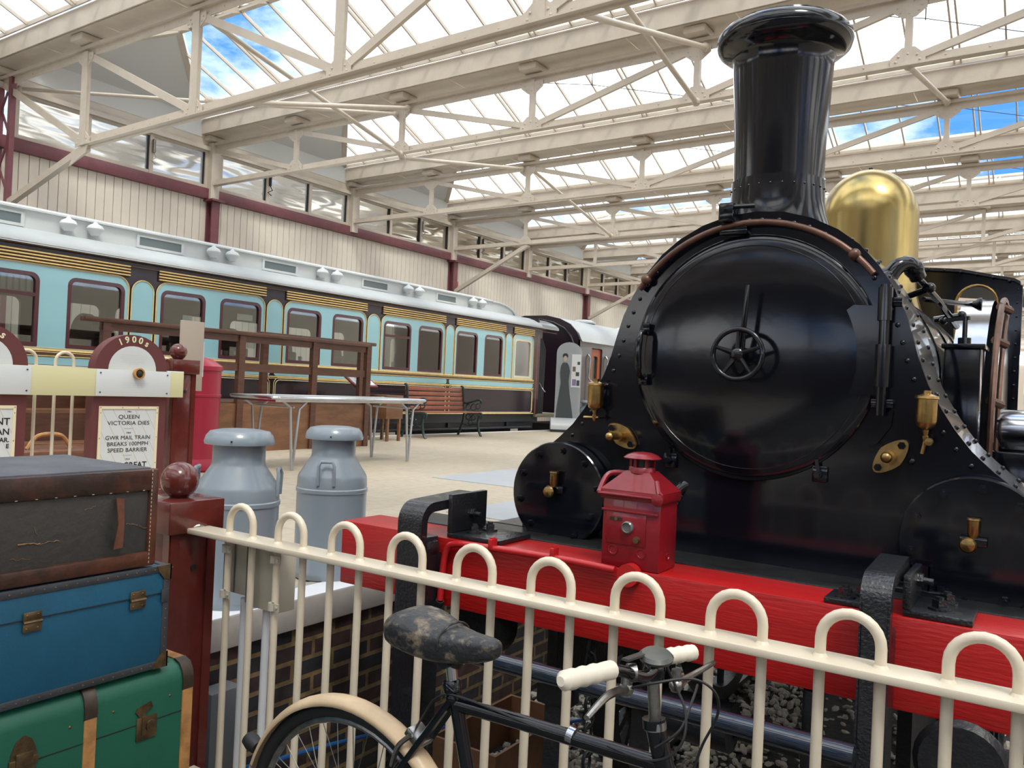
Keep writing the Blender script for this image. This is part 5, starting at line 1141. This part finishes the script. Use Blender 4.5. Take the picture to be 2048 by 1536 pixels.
# running plate, frames and wheels
s = MB(); s.bx(XL - 1.46, XL + 1.46, 2.665, YS + .02, .985, 1.012, .004); s.bx(XL - 1.1, XL + 1.1, YS, 7.9, .985, 1.012); s.bx(XL - 1.2, XL + 1.35, 2.66, 2.71, 1.004, 1.040, .004); s.build('running_plate', GREASE, lo)
s = MB(); s.prism([(XL - .93, YS + .03, 1.0), (XL + .93, YS + .03, 1.0), (XL + .5, YS + .03, 1.6), (XL - .5, YS + .03, 1.6)], (0, .4, 0)); s.build('smokebox_saddle', BLACKD, lo)
s = MB()
for sg in (-1, 1): s.bx(XL + sg * .60 - .02, XL + sg * .60 + .02, 2.7, 7.9, .48, .99)
s.bx(XL - .6, XL + .6, 3.1, 3.5, .6, .95); s.build('frame_plate', BLACKD, lo)
def lwheel(yc, r, nm):
    for sg in (-1, 1):
        xx = XL + sg * .72; s = MB(); s.lathe([(r - .07, -.05), (r + .02, -.05), (r + .02, -.03), (r, -.02), (r, .05), (r - .07, .05), (r - .07, -.05)], (xx, yc, GZ + .03 + r), (sg, 0, 0), 44, False)
        for k in range(12): a = 2 * pi * k / 12; s.bar((xx, yc + .05 * cos(a), GZ + .03 + r + .05 * sin(a)), (xx, yc + (r - .06) * cos(a), GZ + .03 + r + (r - .06) * sin(a)), .04, .03, up=(1, 0, 0))
        s.cyl((xx - .06, yc, GZ + .03 + r), (xx + .07, yc, GZ + .03 + r), .08, seg=16); s.build(nm, BLACKD, lo)
lwheel(3.75, .36, 'leading_wheel'); lwheel(5.0, .62, 'driving_wheel'); lwheel(6.8, .62, 'driving_wheel')
s = MB(); s.bar((XL + .80, 4.3, .35), (XL + .80, 6.8, .35), .05, .08); s.bar((XL - .80, 4.3, .35), (XL - .80, 6.8, .35), .05, .08); s.build('coupling_rod', STEEL, lo)
# red beam
MB().bx(XL - 1.46, XL + 1.46, YB, YB + .225, .785, 1.035, .004).build('front_beam', RED, lo)
s = MB(); pb = [at(u, v, 1, YB - .022) for u, v in ((880, 1200), (884, 1150), (893, 1100), (915, 1088), (980, 1096), (1120, 1118), (1230, 1140))]; s.tube(bez(pb, 6), .0125, 10)
for u, v in ((985, 1090), (1108, 1108)): p = at(u, v, 1, YB - .02); s.bx(p.x - .008, p.x + .008, YB - .038, YB, p.z - .015, p.z + .022, .003); s.cyl((p.x, YB - .03, p.z + .02), (p.x, YB - .01, p.z + .02), .008, seg=6)
p = at(1258, 1150, 1, YB - .02); s.cyl((p.x, YB - .035, p.z), (p.x, YB, p.z), .036, seg=22); s.build('beam_pipe', mat('red painted pipe', (.44, .012, .014), .32, coat=.3), lo)
s = MB(); s.tube(bez([at(880, 1200, 1, YB - .02), at(872, 1225, 1, YB + .0), at(864, 1270, 1, YB + .05), at(880, 1300, 1, YB + .15)], 6), .016, 10); s.build('beam_hose', RUB, lo)
def socket(x, y):
    s = MB(); s.bx(x - .075, x + .075, y - .035, y + .035, 1.012, 1.030, .003)
    a_, h_ = .028, 1.105
    for q in ((x - a_, x - a_ + .005, y - a_, y + a_), (x + a_ - .005, x + a_, y - a_, y + a_), (x - a_, x + a_, y - a_, y - a_ + .005), (x - a_, x + a_, y + a_ - .005, y + a_)): s.bx(q[0], q[1], q[2], q[3], 1.03, h_)
    s.cyl((x + .055, y, 1.03), (x + .055, y, 1.045), .014, seg=6); s.cyl((x - .055, y, 1.03), (x - .055, y, 1.04), .012, seg=6); s.build('lamp_socket', BLACK, lo)
p = at(1118, 1056, 2, 1.02); socket(p.x, p.y + .02); p = at(1836, 1170, 2, 1.05); socket(p.x, p.y + .06)
# vacuum hose standpipe
p = at(1368, 1100, 2, 1.012); hx_, hy_ = p.x + .035, p.y + .02
s = MB(); s.tube(bez([(hx_ + .01, hy_, 1.012), (hx_ + .012, hy_, 1.20), (hx_ + .008, hy_ - .01, 1.245), (hx_ - .03, hy_ - .03, 1.262), (hx_ - .062, hy_ - .05, 1.23)], 6), .026, 12); s.bx(hx_ - .06, hx_ + .08, hy_ - .04, hy_ + .04, 1.012, 1.036, .004); s.cyl((hx_ + .06, hy_, 1.03), (hx_ + .06, hy_, 1.05), .013, seg=6); s.build('vacuum_standpipe', BLACK, lo)
s = MB(); pts = bez([(hx_ - .060, hy_ - .05, 1.235), (hx_ - .085, hy_ - .06, 1.18), (hx_ - .10, hy_ - .06, 1.10), (hx_ - .10, hy_ - .05, 1.03)], 10)
s.tube(pts, [.026 + (.0025 if k % 2 else 0) for k in range(len(pts))], 12); s.build('vacuum_hose', mat('ribbed grey hose', (.06, .065, .06), .5), lo)
# hanging gear below the beam
s = MB(); s.lathe([(.0, 0), (.10, 0), (.115, .02), (.115, .10), (.07, .14), (.05, .25)], (-1.78, YB + .10, .70), (0, 1, 0), 24); s.build('buffer_stock', BLACKD, lo); s = MB(); s.lathe([(.0, 0), (.10, 0), (.115, .02), (.08, .14), (.05, .25)], (-.17, YB - .04, .69), (0, 1, 0), 24); s.build('buffer_stock', BLACKD, lo)
s = MB()
for k in range(9): z = .74 - k * .048; s.tube([(-1.28 + .016 * cos(a * pi / 4) * (1 if k % 2 else .3), YB + .06 + .016 * cos(a * pi / 4) * (.3 if k % 2 else 1), z + .032 * sin(a * pi / 4)) for a in range(8)], .006, 6, True)
s.build('coupling_chain', BLACKD, lo)
MB().tube([(-.55, YB + .03, .78 - .0), (-.55, YB + .03, .10)], .03, 12).build('drain_pipe', BLACKD, lo)
s = MB()
for k in range(22): s.tube([(-.62 + .028 * cos(a * pi / 5), 2.05 + .028 * sin(a * pi / 5), .60 - k * .03) for a in range(10)], .007, 5, True)
s.build('drain_spring', BLACKD, lo)
s = MB(); s.cyl((-1.02, YB + .1, .58), (-.80, YB + .1, .58), .075, seg=20); s.cyl((-1.1, YB + .12, .58), (-.6, YB + .12, .56), .025, seg=10); s.build('brake_shaft', BLACKD, lo)
# ================================================================ BUFFER STOP
t = thing('buffer_stop', 'black buffer stop of two bent uprights joined by a round tube, before the red beam', 'buffer stop', (-1.16, 2.36, GZ))
def upright(xc, w, zt, yback):
    s = MB(); th = .035; y0_ = 2.315; r = .075; outp = []; inp = []
    for k in range(9):
        a = radians(180 - 90 * k / 8); outp.append((y0_ + r + r * cos(a), zt - r + r * sin(a))); inp.append((y0_ + r + (r - th) * cos(a), zt - r + (r - th) * sin(a)))
    poly = [(y0_, GZ)] + outp + [(yback, zt + .012), (yback, zt + .012 - th)] + inp[::-1] + [(y0_ + th, GZ)]
    s.prism([(xc - w / 2, a, b) for a, b in poly], (w, 0, 0)); bmesh.ops.bevel(s.bm, geom=[e for e in s.bm.edges if e.calc_length() > .3], offset=.008, segments=2, affect='EDGES'); s.build('bent_upright', BLACKT, t)
    s = MB(); s.bx(xc - w * .32, xc + w * .32, y0_ + th, YB - .005, GZ, zt - .13, .006); s.bx(xc - w * .45, xc + w * .45, y0_ + .05, YB - .002, GZ, zt - .19); s.bx(xc - w * .5, xc + w * .5, y0_ + .04, YB - .01, zt - .2, zt - .14, .02); s.build('rail_post', BLACKT, t)
def bolt(s, x, y, z, r=.019):
    s.cyl((x, y, z), (x, y, z + .006), r * 1.5, seg=16); s.cyl((x, y, z + .006), (x, y, z + .026), r, seg=4); s.cyl((x, y, z + .006), (x, y, z + .034), r * .55, seg=8)
def angle(x0, x1, xw, zt, back, front):
    s = MB(); ya, yb = YB + .01, YB + .225
    s.bx(x0, x1, ya, yb, 1.036, 1.054, .003); s.build('bracket_foot', BLACKT, t)
    s = MB(); s.bx(xw - .010, xw + .010, ya, yb + .01, 1.054, zt, .003); s.cyl((xw + .01, ya + .13, 1.115), (xw + .05, ya + .13, 1.113), .010, seg=10); s.cyl((xw + .01, ya + .13, 1.115), (xw + .025, ya + .13, 1.115), .020, seg=6); s.build('bracket_wall', BLACKT, t)
    for px_ in front:
        s = MB(); bolt(s, px_, ya + .07, 1.054); s.build('bracket_bolt', BLACKT, t); s = MB(); bolt(s, px_ + .01, ya + .16, 1.054); s.build('bracket_bolt', BLACKT, t)
upright(-1.935, .11, 1.172, YB + .23); angle(-1.875, -1.64, -1.865, 1.196, 0, [-1.80, ])
upright(-.372, .075, 1.16, YB + .16); angle(-.325, -.16, -.318, 1.145, 0, [-.245]); 
s = MB(); s.bx(-.53, -.41, YB + .01, YB + .14, 1.036, 1.052, .003); s.build('bracket_foot', BLACKT, t)
for q_ in ((-.48, .05), (-.445, .11)): s = MB(); bolt(s, q_[0], YB + q_[1], 1.052); s.build('bracket_bolt', BLACKT, t)
MB().cyl((-1.9, 2.28, .700), (-.40, 2.28, .700), .029, seg=28).build('cross_tube', mat('glossy navy tube', (.012, .018, .032), .12, coat=.8), t)
s = MB()
for x in (-1.30, -1.0): s.bx(x - .03, x + .03, 2.30, 2.36, GZ, .68)
s.bx(-1.36, -1.24, 2.29, 2.37, .60, .67, .01); s.build('tube_bracket', BLACKD, t)
# ================================================================ HAND LAMP
la = thing('railway_lamp', 'red hand lamp with a small round chimney cap standing on the red beam', 'lamp', (-1.13, 2.55, 1.036))
x0, x1, y0, y1, z0, z1 = -1.247, -1.022, 2.462, 2.602, 1.036, 1.268
x0, x1 = -1.232, -1.030
y0, y1 = 2.455, 2.595
cx, cy = (x0 + x1) / 2, (y0 + y1) / 2
MB().bx(x0, x1, y0, y1, z0, z1, .004).build('body', LRED, la)
s = MB(); e = .008
s.bx(x0 - e, x1 + e, y0 - e, y1 + e, z1 - .012, z1 + .018, .003)
zr = z1 + .018; b4 = [(x0 - e, y0 - e), (x1 + e, y0 - e), (x1 + e, y1 + e), (x0 - e, y1 + e)]; t4 = [(cx - .042, cy - .036), (cx + .042, cy - .036), (cx + .042, cy + .036), (cx - .042, cy + .036)]
for k in range(4): s.face([(*b4[k], zr), (*b4[(k + 1) % 4], zr), (*t4[(k + 1) % 4], zr + .062), (*t4[k], zr + .062)])
s.face([(*p, zr + .062) for p in t4]); s.build('hood', LRED, la)
s = MB(); zc_ = zr + .060; s.lathe([(.045, -.004), (.043, .012), (.040, .016)], (cx, cy, zc_), (0, 0, 1), 28)
for k in range(6): a = 2 * pi * k / 6 + .3; s.bx(cx + .036 * cos(a) - .005, cx + .036 * cos(a) + .005, cy + .036 * sin(a) - .005, cy + .036 * sin(a) + .005, zc_, zc_ + .046)
s.build('vent_collar', LRED, la)
MB().lathe([(.030, .0), (.030, .045)], (cx, cy, zc_), (0, 0, 1), 20).build('vent_core', BLACKD, la)
MB().lathe([(.0, .000), (.060, .0), (.062, .003), (.050, .013), (.03, .020), (.0, .023)], (cx, cy, zc_ + .042), (0, 0, 1), 32).build('chimney_cap', LRED, la)
s = MB(); hz = z1 + .004
s.tube([(x0 - .014, y0 - .012, hz + .0), (x1 + .010, y0 - .012, hz)], .006, 8); s.tube(bez([(x0 - .012, y0 - .012, hz), (x0 - .012, cy - .02, hz + .055), (cx - .060, cy, zc_ - .01)], 6), .009, 8); s.lathe([(.020, 0), (.020, .008), (.004, .014), (.0, .014)], (x1 - .006, y0 - .010, hz - .004), (0, -1, 0), 20); s.cyl((x1 - .004, y0 - .012, hz + .012), (x1 - .026, y0 + .02, zr + .035), .008, seg=8); s.build('carrying_handle', LRED, la)
s = MB(); s.bx(x0 - .002, x1 - .006, y0 - .008, y0 - .001, z1 - .052, z1 - .045, .001); s.bx(x0 + .015, x0 + .155, y0 - .004, y0, z1 - .155, z1 - .052, .001); s.build('front_door', LRED, la)
s = MB(); s.lathe([(.020, 0), (.020, .010), (.016, .014), (.014, .008), (.0, .008)], (x0 + .094, y0 - .003, z1 - .098), (0, -1, 0), 24); s.build('lens', mat('dull grey lens', (.14, .14, .13), .2, coat=.5), la)
s = MB(); s.cyl((x0 + .128, y0 - .018, z1 - .134), (x0 + .128, y0, z1 - .134), .010, seg=14); s.cyl((x0 + .052, y0 - .010, z1 - .074), (x0 + .052, y0, z1 - .074), .006, seg=10); s.build('knob', HARDW, la)
MB().bx(x0 + .028, x0 + .072, y0 - .006, y0 - .003, z1 - .079, z1 - .070).build('slot', INK, la)
s = MB()
for dx in (.042, .142): s.lathe([(.016, .0), (.0165, .003), (.013, .003), (.012, .0008), (.0, .0008)], (x0 + dx, y0, z0 + .055), (0, -1, 0), 22)
s.lathe([(.012, .0), (.0125, .003), (.009, .003), (.008, .0008), (.0, .0008)], (x1, cy, z0 + .045), (1, 0, 0), 20); s.build('pressed_ring', LRED, la)
# ================================================================ TRACK BED
RZ_ = GZ + .02
for sg, lab in ((-1, 'left running rail of the locomotive track'), (1, 'right running rail of the locomotive track')):
    x = XL + sg * .72; s = MB(); s.prism([(x - .07, 2.0, GZ - .12), (x + .07, 2.0, GZ - .12), (x + .07, 2.0, GZ - .10), (x + .012, 2.0, GZ - .08), (x + .012, 2.0, GZ - .01), (x + .035, 2.0, GZ), (x + .035, 2.0, GZ + .03), (x - .035, 2.0, GZ + .03), (x - .035, 2.0, GZ), (x - .012, 2.0, GZ - .01), (x - .012, 2.0, GZ - .08), (x - .07, 2.0, GZ - .10)], (0, 40, 0)); tag(recenter(s.build('track_rail', BLACKD)), lab, 'rail', 'rails under the locomotive')
# gravel
g = MB(); random.seed(3)
_b = bmesh.new(); bmesh.ops.create_icosphere(_b, subdivisions=1, radius=1); ICO_V = [v.co.copy() for v in _b.verts]; ICO_F = [[v.index for v in f.verts] for f in _b.faces]; GV = []; GF = []
for i in range(8500):
    x = random.uniform(-2.62, .9 if i % 2 else -1.2); y = random.uniform(2.02, 6.6) if i % 3 else random.uniform(2.02, 3.8)
    r = random.uniform(.011, .023); M = Matrix.Translation((x, y, GZ - .055 + random.uniform(0, .045) + r * .3)) @ Matrix.Rotation(random.uniform(0, 6.3), 4, V((random.random(), random.random(), random.random())).normalized()) @ Matrix.Diagonal((1.5, 1, .62, 1))
    for v_ in ICO_V: GV.append(M @ (v_ * r))
    GF += [tuple(j + i * len(ICO_V) for j in f) for f in ICO_F]
me_ = bpy.data.meshes.new('t'); me_.from_pydata(GV, [], GF); g.bm.from_mesh(me_); bpy.data.meshes.remove(me_)
g.bx(-2.66, 1.0, 2.0, 12, GZ - .10, GZ - .048)
o = g.build('gravel', STONE, angle=20); tag(recenter(o), 'bed of pale gravel stones under the locomotive and beside the brick platform wall', 'gravel', None, 'stuff')
# crate
t = thing('wooden_crate', 'open reddish brown wooden crate lying on the gravel behind the bicycle', 'crate', (-2.3, 3.4, GZ))
x0, x1, y0, y1, z0, z1 = -2.36, -2.0, 3.05, 3.72, GZ - .03, GZ + .22
a = math.radians(0)
MB().bx(x0, x1, y0, y0 + .014, z0, z1).build('end_board', PLANK, t); MB().bx(x0, x1, y1 - .014, y1, z0, z1).build('end_board', PLANK, t)
MB().bx(x0, x0 + .014, y0 + .014, y1 - .014, z0, z1).build('side_board', PLANK, t); MB().bx(x1 - .014, x1, y0 + .014, y1 - .014, z0, z1).build('side_board', PLANK, t)
MB().bx(x0 + .014, x1 - .014, y0 + .014, y1 - .014, z0, z0 + .014).build('base_board', DARK, t)
# blue cable
s = MB(); random.seed(11)
pts = []
for k in range(75):
    a = k * .55; cx_ = -1.86 + .14 * sin(k * .11) + .28 * (k / 75.); cy_ = 2.52 + .10 * cos(k * .17); r = .10 + .045 * sin(k * .7)
    pts.append((cx_ + r * cos(a) * 1.5, cy_ + r * sin(a), GZ + .012 + .02 * random.random()))
s.tube(bez(pts, 4), .0042, 6); tag(recenter(s.build('cable_coil', BCABLE)), 'tangled heap of blue cable on the gravel below the bicycle top tube', 'cable')
s = MB(); s.tube(bez([(-2.64, 1.98, .10), (-2.645, 2.3, .03), (-2.64, 2.7, -.02), (-2.60, 3.2, -.1), (-2.3, 3.9, GZ + .01), (-1.9, 4.6, GZ + .01)], 8), .009, 7); tag(s.build('cable_run', BCABLE), 'blue cable running along the foot of the brick platform wall', 'cable')
MB_ = MB().bx(-2.65, -2.56, 1.98, 2.12, .0, .42, .004); o = MB_.build('meter_case', mat('dark grey casing', (.13, .14, .15), .5)); tag(recenter(o), 'dark grey meter case fixed low on the brick wall behind the white conduits', 'meter case')
g = MB().bx(-2.62, -2.60, 1.975, 1.979, .20, .33); g.bx(-2.63, -2.58, 1.975, 1.979, .06, .12); 
ob = g.build('meter_window', BOARDW); ob.parent = o; ob.location = -o.location
